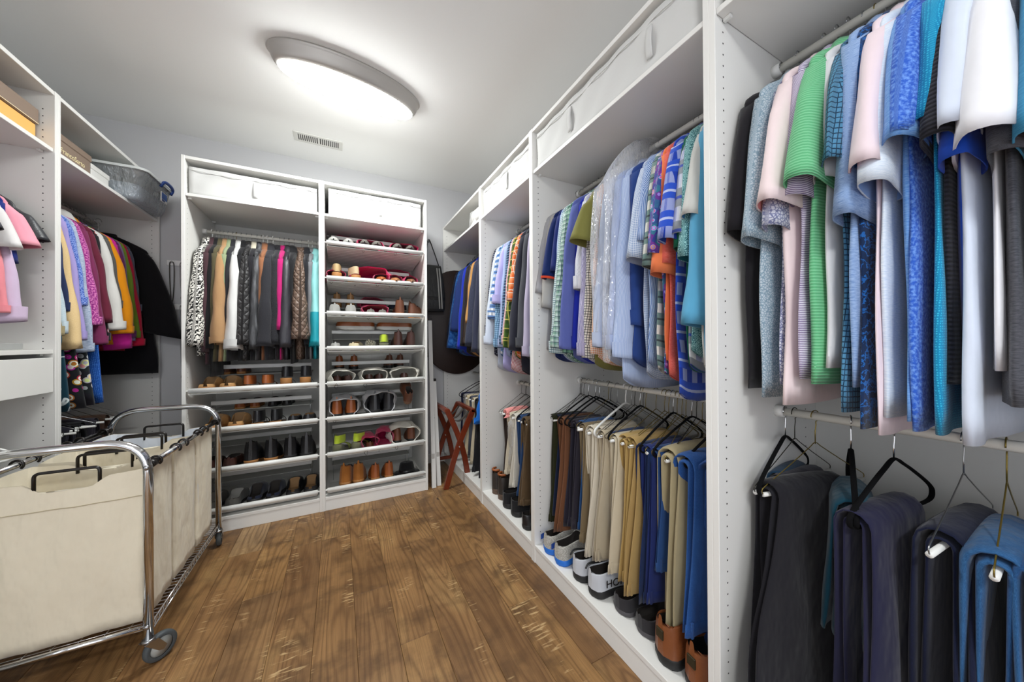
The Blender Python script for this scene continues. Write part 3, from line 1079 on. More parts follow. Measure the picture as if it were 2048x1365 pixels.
# --- bay 0, upper rail: short-sleeved polos (far to near)
S = fab
POLO = [  # y, material, lining, what, overrides
    (.545, S('solid', '#1b181d'), None, 'black short-sleeved polo', dict(L=1.0, ze=-.57)),
    (.500, S('print', '#b9c6cf', '#7f99aa', s=.7), None, 'pale blue-grey leaf-print polo', dict(L=1.02, ze=-.60)),
    (.468, S('print', '#d9dce8', '#7d83ab', s=.9), None, 'white polo with fine navy scroll print', dict(L=.98, ze=-.58)),
    (.436, S('solid', '#f3dfe0'), S('solid', '#f0938f'), 'blush pink polo with coral lining', dict(L=1.03, ze=-.53, sout=.315, swid=.19, sry=.034, th=.016)),
    (.408, S('hstripe', '#e3dcec', '#7d6a93', s=.45), None, 'lavender fine-striped polo', dict(L=.96, ze=-.52, sout=.27)),
    (.384, S('hstripe', '#5fb17c', '#7cc795', s=.75), S('hstripe', '#1f8a4a', '#2f9d5c', s=.75), 'green ribbed striped polo', dict(L=.97, ze=-.50, sout=.31, swid=.20, sry=.036, th=.016)),
    (.358, S('solid', '#e2e2e4'), None, 'plain light grey polo', dict(L=.93, ze=-.49, sout=.26)),
    (.336, S('hex', '#4f87ab', '#16334c', s=.95), None, 'teal honeycomb-mesh polo', dict(L=1.03, ze=-.47, sout=.295, swid=.15)),
    (.316, S('heather', '#6d8dc0', '#9fb8dc'), None, 'heather denim-blue polo', dict(L=.97, ze=-.60, sout=.27)),
    (.300, S('patches', '#12294d', '#1d5fa8', '#12294d', s=2.2), None, 'navy and cobalt splatter-print polo', dict(L=1.06, ze=-.5, sout=.25)),
    (.282, S('solid', '#f0dde3'), S('solid', '#f29db5'), 'pale pink polo with rose lining', dict(L=1.07, ze=-.51, sout=.30, swid=.165, sry=.03)),
    (.262, S('heather', '#c9d7e8', '#e6edf5'), S('solid', '#86a9de'), 'icy blue heather polo', dict(L=1.03, ze=-.55, sout=.295, swid=.14, sry=.026)),
    (.243, S('heather', '#4d86cf', '#83aee2'), S('solid', '#0f54b0'), 'sky blue heather polo', dict(L=1.03, ze=-.48, sout=.30, swid=.15, sry=.028)),
    (.225, S('knit', '#2e5cc0', '#6f9be4', s=.8), S('solid', '#123f9a'), 'royal blue textured polo', dict(L=1.05, ze=-.47, sout=.295, swid=.15)),
    (.208, S('dots', '#1285b4', '#38b8d8', s=.5), None, 'turquoise micro-mesh polo', dict(L=1.05, ze=-.45, sout=.27, swid=.11)),
    (.192, S('hstripe', '#17171d', '#2a2a33', s=.9), None, 'black ribbed polo', dict(L=.95, ze=-.50, sout=.30, swid=.15)),
    (.176, S('solid', '#1d4fc4'), None, 'cobalt blue polo', dict(L=.96, ze=-.54, sout=.275, swid=.13)),
    (.158, S('solid', '#d7e0f0'), None, 'pale ice-blue polo', dict(L=1.06, ze=-.49, sout=.295, swid=.13, th=.014)),
    (.136, S('solid', '#f0f0f5'), S('solid', '#c3bfe4'), 'white polo with wide lilac-lined sleeve', dict(L=.92, ze=-.53, sout=.315, swid=.22, sry=.044)),
    (.112, S('heather', '#3c3d44', '#5a5b62'), None, 'charcoal heather polo', dict(L=.98, ze=-.56, sout=.27, th=.015)),
    (.086, S('heather', '#2c86b4', '#4aa0c8'), None, 'aqua heather polo', dict(L=.99, ze=-.55, sout=.30, swid=.16)),
    (.060, S('hstripe', '#7d1024', '#8f1a30', s=.9), None, 'crimson polo', dict(L=.94, ze=-.55, sout=.30, swid=.16)),
    (.030, S('solid', '#26345c'), None, 'navy polo', dict(L=.98)),
    (-.01, S('solid', '#b9bcc2'), None, 'silver grey polo', dict(L=.98)),
    (-.06, S('heather', '#35608f', '#6d94bb'), None, 'slate blue polo', dict(L=.98)),
]
for i, (y, m, im, what, kw) in enumerate(POLO):
    k = dict(th=.0105, amp=.0035)
    k.update(kw)
    hang('gold' if i == 7 else 'wire', top, what, 'on the upper rail of the nearest right bay', 'polo shirt', (ROD_X + rg.uniform(-.012, .012), y, ROD_UP), rg.uniform(-.05, .05), m,
         'polo shirts on the upper rail', imat=im, seed=i, name='polo_shirt', **k)

# --- bay 0, lower rail: trousers
Z = ROD_LOW
LOWW = 'on the lower rail under the polo shirts'
hang('velvet', trousers, 'dusty teal corduroy trousers', LOWW, 'trousers', (ROD_X, .545, Z), .12, S('solid', '#1d3f5c'), 'trousers under the polos', seed=1, drop=.50, off=.03, w0=.09, w1=.10)
hang('tube', trousers, 'slate grey dress trousers', LOWW, 'trousers', (ROD_X, .520, Z), -.06, S('solid', '#3d3c46'), 'trousers under the polos', seed=2, drop=.55, off=.02, w0=.10, w1=.12)
hang('goldtube', trousers, 'black pleated dress trousers', LOWW, 'trousers', (ROD_X, .470, Z), -.22, S('solid', '#1d1c22', wr=.9), 'trousers under the polos', seed=3, drop=.655, off=-.06, w0=.13, w1=.20, th=.008, spread=.02, amp=.014, flare=-.09)
hang('velvet', trousers, 'dark teal velvet trousers', LOWW, 'trousers', (ROD_X, .392, Z), .34, S('solid', '#12465a', wr=.8), 'trousers under the polos', seed=4, drop=.34, off=-.04, w0=.105, w1=.12, th=.009, spread=.01)
hang('velvet', trousers, 'navy cotton trousers with rivet', LOWW, 'trousers', (ROD_X, .312, Z), -.10, S('solid', '#20203c', wr=1.0), 'trousers under the polos', seed=5, drop=.66, off=-.07, w0=.125, w1=.165, th=.008, spread=.014, amp=.012, flare=-.03)
hang('steeltube', trousers, 'midnight blue dark-wash jeans', LOWW, 'jeans', (ROD_X, .205, Z), -.05, S('denim', '#0c1128', '#1a2346'), 'trousers under the polos', seed=6, drop=.62, off=-.02, w0=.13, w1=.16, th=.009, spread=.012)
hang('goldtube', trousers, 'mid-blue faded jeans', LOWW, 'jeans', (ROD_X, .150, Z), .05, S('denim', '#1d4a78', '#4f83b4', wr=1.0), 'trousers under the polos', seed=7, drop=.62, off=-.05, w0=.13, w1=.15, th=.009, spread=.010)
hang('wire', trousers, 'blue rinse-wash jeans', LOWW, 'jeans', (ROD_X, .085, Z), .0, S('denim', '#17406f', '#3d70a6'), 'trousers under the polos', seed=8, drop=.62, off=-.05, w0=.13, w1=.15, th=.010, spread=.012)
hang('wire', trousers, 'indigo stonewashed jeans', LOWW, 'jeans', (ROD_X, .02, Z), .0, S('denim', '#101f44', '#2f4a86'), 'trousers under the polos', seed=9, drop=.62, off=-.05, w0=.13, w1=.15, th=.010, spread=.012)

# --- bay 1, upper rail (far to near)
W1 = 'in the bay with bagged shirts'
G1 = 'shirts in the bay with bagged shirts'
LS = dict(sleeve='long', ze=-.88, sout=.285, swid=.10, sry=.022, cuff=.06, collar='shirt', L=.98, tail=.05)
SS = dict(sleeve='short', collar='shirt', L=.98, tail=.04)
BAY1 = [
    (1.555, S('solid', '#a9a9ac'), None, 'stone grey knit sweater', 'sweater', dict(LS, ze=-.60, collar='crew', cuff=None, L=.95, th=.013)),
    (1.525, S('solid', '#b9b7b2'), None, 'oatmeal grey pullover', 'sweater', dict(LS, ze=-.68, collar='crew', cuff=None, L=.96, th=.014, sout=.275)),
    (1.497, S('solid', '#10265e'), None, 'navy polo with orange-trimmed cuff', 'polo shirt', dict(SS, ze=-.53, sout=.29, swid=.13, cuff=.012, cmat=S('solid', '#d8492c'))),
    (1.470, S('solid', '#1b2a6a'), None, 'ink blue polo', 'polo shirt', dict(SS, ze=-.5, sout=.265, swid=.12)),
    (1.444, S('solid', '#a7bbe0'), None, 'powder blue button-down shirt', 'shirt', dict(LS, sout=.27)),
    (1.415, S('check', '#cfdcdd', '#4e7a86', s=1.1), None, 'pale aqua checked shirt', 'shirt', dict(LS, ze=-.92, sout=.30)),
    (1.382, S('plaid', '#6f9a86', '#c7dcd2', '#1d2c4c', s=2.6), None, 'sage green shirt with navy stripes', 'shirt', dict(LS, ze=-.895, sout=.305, swid=.115, sry=.028, th=.013, buttons=WPLASTIC)),
    (1.350, S('plaid', '#2f6a57', '#86b49c', '#122043', s=2.6), None, 'dark green tartan shirt', 'shirt', dict(LS, ze=-.92, sout=.26, buttons=WPLASTIC)),
    (1.318, S('solid', '#5b66a8'), None, 'dusky violet oxford shirt', 'shirt', dict(LS, ze=-.90, sout=.29, swid=.10, bend=.01)),
    (1.287, S('solid', '#1b2aa0'), None, 'ultramarine shirt', 'shirt', dict(LS, ze=-.90, sout=.262, sry=.026)),
    (1.258, S('pinstripe', '#dcdde3', '#8f9bb2', s=.6), None, 'white shirt with rolled-up pinstripe sleeve', 'shirt', dict(LS, ze=-.62, sout=.27, swid=.13, sry=.026)),
    (1.228, S('vstripe', '#d3cfe6', '#504f86', s=.5), None, 'purple and white candy-striped shirt', 'shirt', dict(LS, ze=-.93, sout=.275)),
    (1.200, S('check', '#d8d6cf', '#33343d', s=1.2), None, 'white and black windowpane shirt', 'shirt', dict(LS, ze=-.94, sout=.255)),
    (1.168, S('solid', '#7c7a3f'), None, 'olive short-sleeved camp shirt', 'shirt', dict(SS, ze=-.43, sout=.335, swid=.23, sry=.042, th=.014, L=1.0)),
    (1.128, S('gingham', '#efe2d6', '#dd8a55', s=.9), None, 'orange gingham shirt', 'shirt', dict(LS, ze=-.92, sout=.255)),
    (1.092, S('solid', '#b9c4dc'), None, 'ice blue bagged dress shirt', 'shirt', dict(LS, ze=-.89, sout=.29, swid=.15, sry=.03, th=.016)),
    (1.040, S('solid', '#a9b9de'), None, 'periwinkle bagged dress shirt', 'shirt', dict(LS, ze=-.90, sout=.27, swid=.13, sry=.03, th=.016)),
    (.995, S('pinstripe', '#9fb4dc', '#e2e8f4', s=.5), None, 'blue hairline-striped dress shirt', 'shirt', dict(LS, ze=-.93, sout=.285, swid=.13, sry=.028, L=1.06, bw=.24)),
    (.955, S('solid', '#2a4688'), None, 'denim blue work shirt', 'shirt', dict(LS, ze=-.80, sout=.222, swid=.08, sry=.016)),
    (.920, S('check', '#8fa5c6', '#e4e8ef', s=.7), S('solid', '#c8d2e4'), 'steel blue graph-check shirt', 'shirt', dict(SS, ze=-.56, sout=.30, swid=.16, sry=.034, L=1.02)),
    (.888, S('vstripe', '#3f6cb0', '#c9d6ea', s=.6), None, 'blue and white bengal-striped shirt', 'shirt', dict(SS, ze=-.50, sout=.27)),
    (.860, S('bigplaid', '#d5d5cd', '#6f8a86', '#2a2e33', s=5), None, 'grey and green windowpane shirt', 'shirt', dict(SS, ze=-.60, sout=.28, L=1.0)),
    (.835, S('floral', '#3c3f93', '#e05a86', '#8fa3dd', s=2.6), None, 'violet floral-print shirt', 'shirt', dict(SS, ze=-.56, sout=.29, swid=.12, L=1.01)),
    (.812, S('solid', '#f0804f'), None, 'orange camp shirt', 'shirt', dict(SS, ze=-.63, sout=.275, swid=.13, sry=.03, L=.97)),
    (.791, S('heather', '#d9503f', '#e8776a'), None, 'coral linen shirt', 'shirt', dict(SS, ze=-.60, sout=.25, L=1.02)),
    (.769, S('bigplaid', '#1d3fae', '#2b52c4', '#c9d2ee', s=6), None, 'royal blue plaid shirt', 'shirt', dict(SS, ze=-.53, sout=.29, swid=.14, sry=.03, L=1.08)),
    (.748, S('solid', '#0e6a4e'), None, 'emerald green polo', 'polo shirt', dict(SS, ze=-.56, sout=.265, swid=.12, sry=.028)),
    (.727, S('bigplaid', '#dcdfe2', '#8e949c', '#2342b4', s=7), None, 'white, grey and blue block-plaid shirt', 'shirt', dict(SS, ze=-.52, sout=.285, swid=.13, sry=.03)),
    (.705, S('print', '#9fd0cf', '#2d6d74', s=.6), S('solid', '#1f7f86'), 'mint printed shirt', 'shirt', dict(SS, ze=-.60, sout=.265, swid=.13, sry=.026, L=.93)),
    (.684, S('dots', '#c3c5bc', '#55574e', s=.7), None, 'taupe dotted shirt', 'shirt', dict(SS, ze=-.55, sout=.255)),
    (.672, S('solid', '#cfcfca'), S('solid', '#3f8fc4'), 'pale grey shirt with blue sleeve lining', 'shirt', dict(SS, ze=-.48, sout=.295, swid=.17, sry=.03)),
    (.652, S('solid', '#5aa3c8'), None, 'sky blue rayon shirt', 'shirt', dict(LS, ze=-.82, sout=.30, swid=.17, sry=.03, cuff=None, L=1.0)),
    (.617, S('solid', '#9cc0d8'), None, 'glacier blue shirt', 'shirt', dict(SS, ze=-.5, sout=.25)),
]
for i, (y, m, im, what, cat, kw) in enumerate(BAY1):
    k = dict(th=.011, amp=.0045)
    k.update(kw)
    hang('wire', top, what, W1, cat, (ROD_X + rg.uniform(-.012, .012), y, ROD_UP), rg.uniform(-.06, .06), m, G1, imat=im, seed=100 + i, name='polo_shirt' if cat == 'polo shirt' else cat, **k)


def cover(label, loc, rot, x0, x1, zt, zb, ty, seed, group=None):
    """thin dry-cleaning film over a shirt"""
    r = np.random.RandomState(seed)
    o = thing('garment_bag', label, 'garment bag', loc, rot, group)
    a = np.linspace(0, 2 * np.pi, 44, endpoint=False)
    R = []
    for s in np.linspace(0, 1, 26):
        z = zt + (zb - zt) * s
        g = min(1, s * 4.2) ** .6
        w = .03 + ((x1 - x0) / 2 - .03) * g
        cx = (x0 + x1) / 2 * g
        t = .012 + (ty - .012) * min(1, s * 3) + .006 * math.sin(s * 9 + seed)
        x = cx + w * spow(np.cos(a), .75) + .010 * g * np.sin(5 * a + 9 * s + seed)
        y = t * spow(np.sin(a), .8) + .008 * g * np.sin(7 * a + 13 * s) * np.abs(np.sin(3 * s + seed))
        R.append(np.stack([x, y, z + .02 * s * np.sin(3 * a + seed)], 1))
    MB().loft(R, cap0=True, flip=True).obj('film', film('dry_cleaning_film'), o)
    return o


cover('clear dry-cleaning film over the ice blue dress shirt', (ROD_X, 1.092, ROD_UP), 0, -.300, .235, -.03, -.86, .036, 3, 'dry-cleaning film covers')
cover('clear dry-cleaning film over the periwinkle dress shirt', (ROD_X, 1.03, ROD_UP), 0, -.295, .235, .035, -.93, .034, 8, 'dry-cleaning film covers')

# --- bay 1, lower rail (far to near)
W2 = 'on the lower rail below the bagged shirts'
G2 = 'trousers below the bagged shirts'
PANTS1 = [
    (1.545, 'tube', S('solid', '#26280f'), 'dark olive trousers', dict(drop=.60, off=-.10, w0=.10, w1=.10)),
    (1.515, 'tube', S('solid', '#18233f'), 'dark navy trousers', dict(drop=.55, w0=.10, w1=.11)),
    (1.470, 'velvet', S('solid', '#6c452d'), 'chestnut brown trousers', dict(drop=.60, w0=.11, w1=.14, off=-.08, th=.008)),
    (1.425, 'velvet', S('solid', '#211e2b'), 'aubergine black trousers', dict(drop=.56, w0=.105, w1=.12)),
    (1.385, 'velvet', S('solid', '#2a2630'), 'charcoal plum trousers', dict(drop=.55, w0=.10, w1=.11)),
    (1.335, 'goldtube', S('solid', '#1d4473'), 'marine blue trousers', dict(drop=.53, w0=.10, w1=.11, off=-.08, th=.008)),
    (1.295, 'tube', S('solid', '#7a6a50'), 'umber khaki trousers', dict(drop=.58, w0=.10, w1=.11)),
    (1.250, 'steeltube', S('solid', '#cfc6b4'), 'stone cotton trousers', dict(drop=.60, w0=.115, w1=.14, off=-.07, th=.008)),
    (1.205, 'plastic', S('solid', '#c5bba9'), 'ecru chino trousers', dict(drop=.60, w0=.115, w1=.145, off=-.06, th=.009)),
    (1.160, 'steeltube', S('solid', '#b4a78f'), 'putty chino trousers', dict(drop=.58, w0=.11, w1=.13)),
    (1.120, 'velvet', S('solid', '#253a63'), 'slate navy chino trousers', dict(drop=.45, w0=.10, w1=.10)),
    (1.080, 'goldtube', S('solid', '#cbbfa6'), 'cream pleated trousers', dict(drop=.60, w0=.11, w1=.13)),
    (1.035, 'goldtube', S('solid', '#b0935a'), 'golden khaki trousers', dict(drop=.60, w0=.12, w1=.14, off=-.07, th=.009)),
    (.988, 'goldtube', S('solid', '#a98c58'), 'camel carpenter trousers', dict(drop=.62, w0=.12, w1=.15, off=-.07, th=.010)),
    (.945, 'velvet', S('solid', '#1a2b52'), 'deep navy flat-front trousers', dict(drop=.62, w0=.12, w1=.13)),
    (.905, 'goldtube', S('solid', '#1c2a63'), 'cobalt navy trousers', dict(drop=.60, w0=.12, w1=.13)),
    (.862, 'velvet', S('solid', '#24467a'), 'steel blue trousers', dict(drop=.45, w0=.12, w1=.12)),
    (.812, 'goldtube', S('solid', '#a59877'), 'olive khaki dress trousers', dict(drop=.64, w0=.135, w1=.17, off=-.06, th=.012, spread=.014, flare=-.03)),
    (.735, 'velvet', S('denim', '#1b4583', '#3f6fb2', wr=1.0), 'bright blue cuffed jeans', dict(drop=.56, w0=.11, w1=.15, off=-.10, th=.011, spread=.014, flare=-.02)),
    (.670, 'velvet', S('denim', '#1a3c78', '#3a63a0', wr=1.0), 'dark blue cuffed jeans', dict(drop=.66, w0=.12, w1=.16, off=-.08, th=.011, spread=.014)),
]
for i, (y, hk, m, what, kw) in enumerate(PANTS1):
    k = dict(spread=.004, off=-.075)
    k.update(kw)
    k['drop'] *= .925
    hang(hk, trousers, what, W2, 'jeans' if 'jeans' in what else 'trousers', (ROD_X + rg.uniform(-.015, .01), y, Z), rg.uniform(-.10, .06), m, G2, seed=200 + i, **k)
for i, (y, k) in enumerate(((1.555, 'dark'), (1.15, 'dark'), (1.10, 'dark'), (.965, 'gold'), (.925, 'gold'), (.885, 'gold'), (.84, 'dark'))):
    hanger(k, 'bare bent wire hanger crowded between the khaki trousers', (ROD_X, y, Z), rg.uniform(-.3, .3), 'bare wire hangers between the trousers')

# --- bay 2
W3 = 'on the upper rail of the narrow bay'
G3 = 'shirts in the narrow bay'
BAY2 = [
    (2.285, S('dots', '#1b1c2c', '#8c8fa0', s=1.6), 'black pin-dot shirt', dict(LS, ze=-.80)),
    (2.245, S('solid', '#c9d2e2'), 'cloud blue shirt', dict(LS, ze=-.88, sout=.31, swid=.12, sry=.03)),
    (2.205, S('bigplaid', '#e9edf2', '#5f84b8', '#2a2f45', s=3), 'white shirt with blue and black bars', dict(LS, ze=-.70, sout=.30, swid=.11, sry=.03)),
    (2.165, S('check', '#8fb2cf', '#2b5878', s=1.5), 'aqua and navy checked shirt', dict(LS, ze=-.90, sout=.28)),
    (2.120, S('solid', '#b3aee0'), 'lilac shirt with folded sleeve', dict(LS, ze=-.60, sout=.29, swid=.16, sry=.035)),
    (2.080, S('solid', '#a4b3d8'), 'hyacinth blue shirt', dict(LS, ze=-.90, sout=.27, sry=.03)),
    (2.042, S('check', '#1e3350', '#7090b0', s=2), 'navy windowpane shirt', dict(LS, ze=-.88, sout=.285)),
    (2.005, S('gingham', '#efe6e6', '#b03344', s=1.0), 'red gingham shirt', dict(LS, ze=-.88, sout=.285, sry=.026)),
    (1.965, S('plaid', '#1e3315', '#3a5a22', '#c2b85a', s=6), 'forest green plaid flannel shirt', dict(LS, ze=-.90, sout=.29, swid=.13, sry=.032)),
    (1.915, S('plaid', '#e58a55', '#d9622a', '#f3e6d6', s=4), 'orange madras plaid shirt', dict(LS, ze=-.60, sout=.28, swid=.14, sry=.03)),
    (1.865, S('solid', '#2b2c38'), 'charcoal blazer', dict(LS, ze=-.92, sout=.305, swid=.13, sry=.036, collar='coat', th=.02, cuff=None)),
    (1.805, S('solid', '#4a4c52'), 'graphite cardigan', dict(LS, ze=-.90, sout=.28, swid=.12, sry=.03)),
    (1.74, S('solid', '#b8b0c8'), 'mauve grey shirt', dict(LS, ze=-.95, sout=.27)),
    (1.68, S('solid', '#8e97aa'), 'pewter blue shirt', dict(LS, ze=-.95, sout=.27)),
    (1.63, S('solid', '#545a68'), 'slate shirt', dict(LS, ze=-.95, sout=.27)),
]
for i, (y, m, what, kw) in enumerate(BAY2):
    k = dict(th=.014, amp=.005)
    k.update(kw)
    k['L'] = 1.0 + (.09 if i % 3 == 1 else 0)
    hang('plastic' if i == 1 else 'wire', top, what, W3, 'shirt', (ROD_X, y, ROD_UP), rg.uniform(-.05, .05), m, G3, seed=300 + i, name='shirt', **k)
ZL = ROD_LOW - .09
PANTS2 = [
    (2.20, S('solid', '#2e211b'), 'espresso brown trousers', dict(drop=.55, w0=.10, w1=.10)),
    (2.12, S('solid', '#c7bda8'), 'beige trousers under film', dict(drop=.40, w0=.11, w1=.12)),
    (2.06, S('solid', '#d5cfc2'), 'bone white trousers', dict(drop=.46, w0=.11, w1=.12)),
    (1.97, S('solid', '#22406a'), 'harbour blue trousers', dict(drop=.48, w0=.11, w1=.12, th=.009)),
    (1.87, S('solid', '#5d4a33'), 'bark brown corduroy trousers', dict(drop=.50, w0=.125, w1=.14, th=.010, spread=.012)),
    (1.78, S('solid', '#4c3d2c'), 'cocoa corduroy trousers', dict(drop=.52, w0=.125, w1=.13, th=.010, spread=.012)),
]
for i, (y, m, what, kw) in enumerate(PANTS2):
    hang('velvet' if i > 2 else 'tube', trousers, what, 'on the lower rail of the narrow bay', 'trousers', (ROD_X, y, ZL), rg.uniform(-.1, .1), m, 'trousers in the narrow bay', seed=400 + i, **dict(dict(off=-.075, spread=.006), **kw))
for y in np.linspace(1.66, 2.25, 9):
    hanger('tube', 'empty wire trouser hanger bunched in the narrow bay', (ROD_X, y + .012, ZL), rg.uniform(-.12, .12), 'empty trouser hangers in the narrow bay')
trousers('salmon pink cloth napkin folded over trouser hangers', (ROD_X, 2.16, ZL), .1, S('solid', '#ee9a96'), seed=55, drop=.03, w0=.10, w1=.10, off=-.10, zb=-.185, th=.012, back=1.0, band=False, name='cloth', cat='cloth', legs=1)
cover('crumpled clear film hanging over the beige trousers', (ROD_X, 2.08, ZL), 0, -.20, .10, -.15, -.55, .03, 5)

# --- bay 3 (corner)
W4 = 'on the upper rail of the corner bay'
G4 = 'jackets in the corner bay'
BAY3 = [
    (3.215, S('solid', '#18253f'), 'inky navy jacket', dict(LS, ze=-.90, sout=.31, swid=.14, sry=.03, collar='coat', cuff=None)),
    (3.14, S('knit', '#1c4f9a', '#3f7cc4', s=3), 'blue crushed-velvet jacket', dict(LS, ze=-.92, sout=.33, swid=.14, sry=.04, collar='coat', th=.022, cuff=None)),
    (3.05, S('solid', '#2a3f7c'), 'dusk blue blazer', dict(LS, ze=-.76, sout=.32, swid=.14, sry=.035, collar='coat', th=.02, cuff=None)),
    (2.95, S('solid', '#2036b4'), 'electric blue jacket', dict(LS, ze=-.93, sout=.29, swid=.12, sry=.035, collar='coat', th=.02, cuff=None)),
    (2.88, S('solid', '#2c2a2c'), 'black wool blazer', dict(LS, ze=-.90, sout=.28, swid=.12, sry=.03, collar='coat', th=.018, cuff=None)),
    (2.81, S('leather', '#2a211d', '#463731', rough=.4), 'dark brown leather jacket', dict(LS, ze=-.88, sout=.29, swid=.12, sry=.035, collar='coat', th=.02, cmat=S('leather', '#2a211d', '#463731', rough=.4))),
    (2.75, S('solid', '#c79256'), 'tan suede jacket', dict(LS, ze=-.70, sout=.275, swid=.11, collar='coat', cuff=None)),
    (2.68, S('heather', '#2c2f3e', '#40455a'), 'charcoal herringbone sports coat', dict(LS, ze=-.90, sout=.30, swid=.14, sry=.035, collar='coat', th=.022, cuff=None)),
    (2.58, S('solid', '#33364a'), 'blue-black suit jacket', dict(LS, ze=-.95, sout=.28, swid=.13, sry=.035, collar='coat', th=.022, cuff=None)),
    (2.48, S('solid', '#45464c'), 'grey suit jacket', dict(LS, ze=-.95, sout=.27, swid=.13, sry=.035, collar='coat', th=.022, cuff=None)),
    (2.40, S('solid', '#5a5f74'), 'blue-grey suit jacket', dict(LS, ze=-.95, sout=.27, swid=.13, sry=.03, collar='coat', th=.02, cuff=None)),
]
for i, (y, m, what, kw) in enumerate(BAY3):
    k = dict(th=.018, amp=.005)
    k.update(kw)
    k['L'] = 1.0
    hang('grey', top, what, W4, 'jacket', (ROD_X, y, ROD_UP), rg.uniform(-.06, .06), m, G4, seed=500 + i, name='jacket', **k)
PANTS3 = [
    (3.14, 'velvet', S('solid', '#1c2244'), 'indigo dress trousers', dict(drop=.45, w0=.09, w1=.09)),
    (3.06, 'velvet', S('solid', '#8d8a88'), 'dove grey trousers', dict(drop=.50, w0=.10, w1=.10)),
    (2.98, 'tube', S('solid', '#c6b698'), 'sand trousers', dict(drop=.52, w0=.10, w1=.10)),
    (2.90, 'tube', S('solid', '#4a4e5a'), 'gunmetal trousers', dict(drop=.50, w0=.10, w1=.10)),
    (2.82, 'tube', S('solid', '#d2c5ab'), 'oat trousers', dict(drop=.55, w0=.10, w1=.10)),
    (2.66, 'velvet', S('solid', '#17171b'), 'black suit trousers', dict(drop=.55, w0=.13, w1=.15, th=.012, spread=.02)),
    (2.52, 'velvet', S('solid', '#1f1f26'), 'jet black trousers', dict(drop=.55, w0=.13, w1=.15, th=.012, spread=.02)),
]
for i, (y, hk, m, what, kw) in enumerate(PANTS3):
    hang(hk, trousers, what, 'on the lower rail of the corner bay', 'trousers', (ROD_X, y, ZL), rg.uniform(-.1, .1), m, 'trousers in the corner bay', seed=600 + i, **dict(dict(off=-.085, spread=.006), **kw))
hanger('grey', 'grey plastic hanger inside the bright blue fleece vest', (ROD_X - .02, 2.60, ZL + .06), .0)
top('bright azure blue fleece vest on the lower rail of the corner bay', 'vest', (ROD_X - .02, 2.60, ZL + .06), 0, S('solid', '#1a6fd0'), seed=9, L=.42, sleeve='none', sw=.20, bw=.24, th=.03, name='fleece_vest', ndown=6)

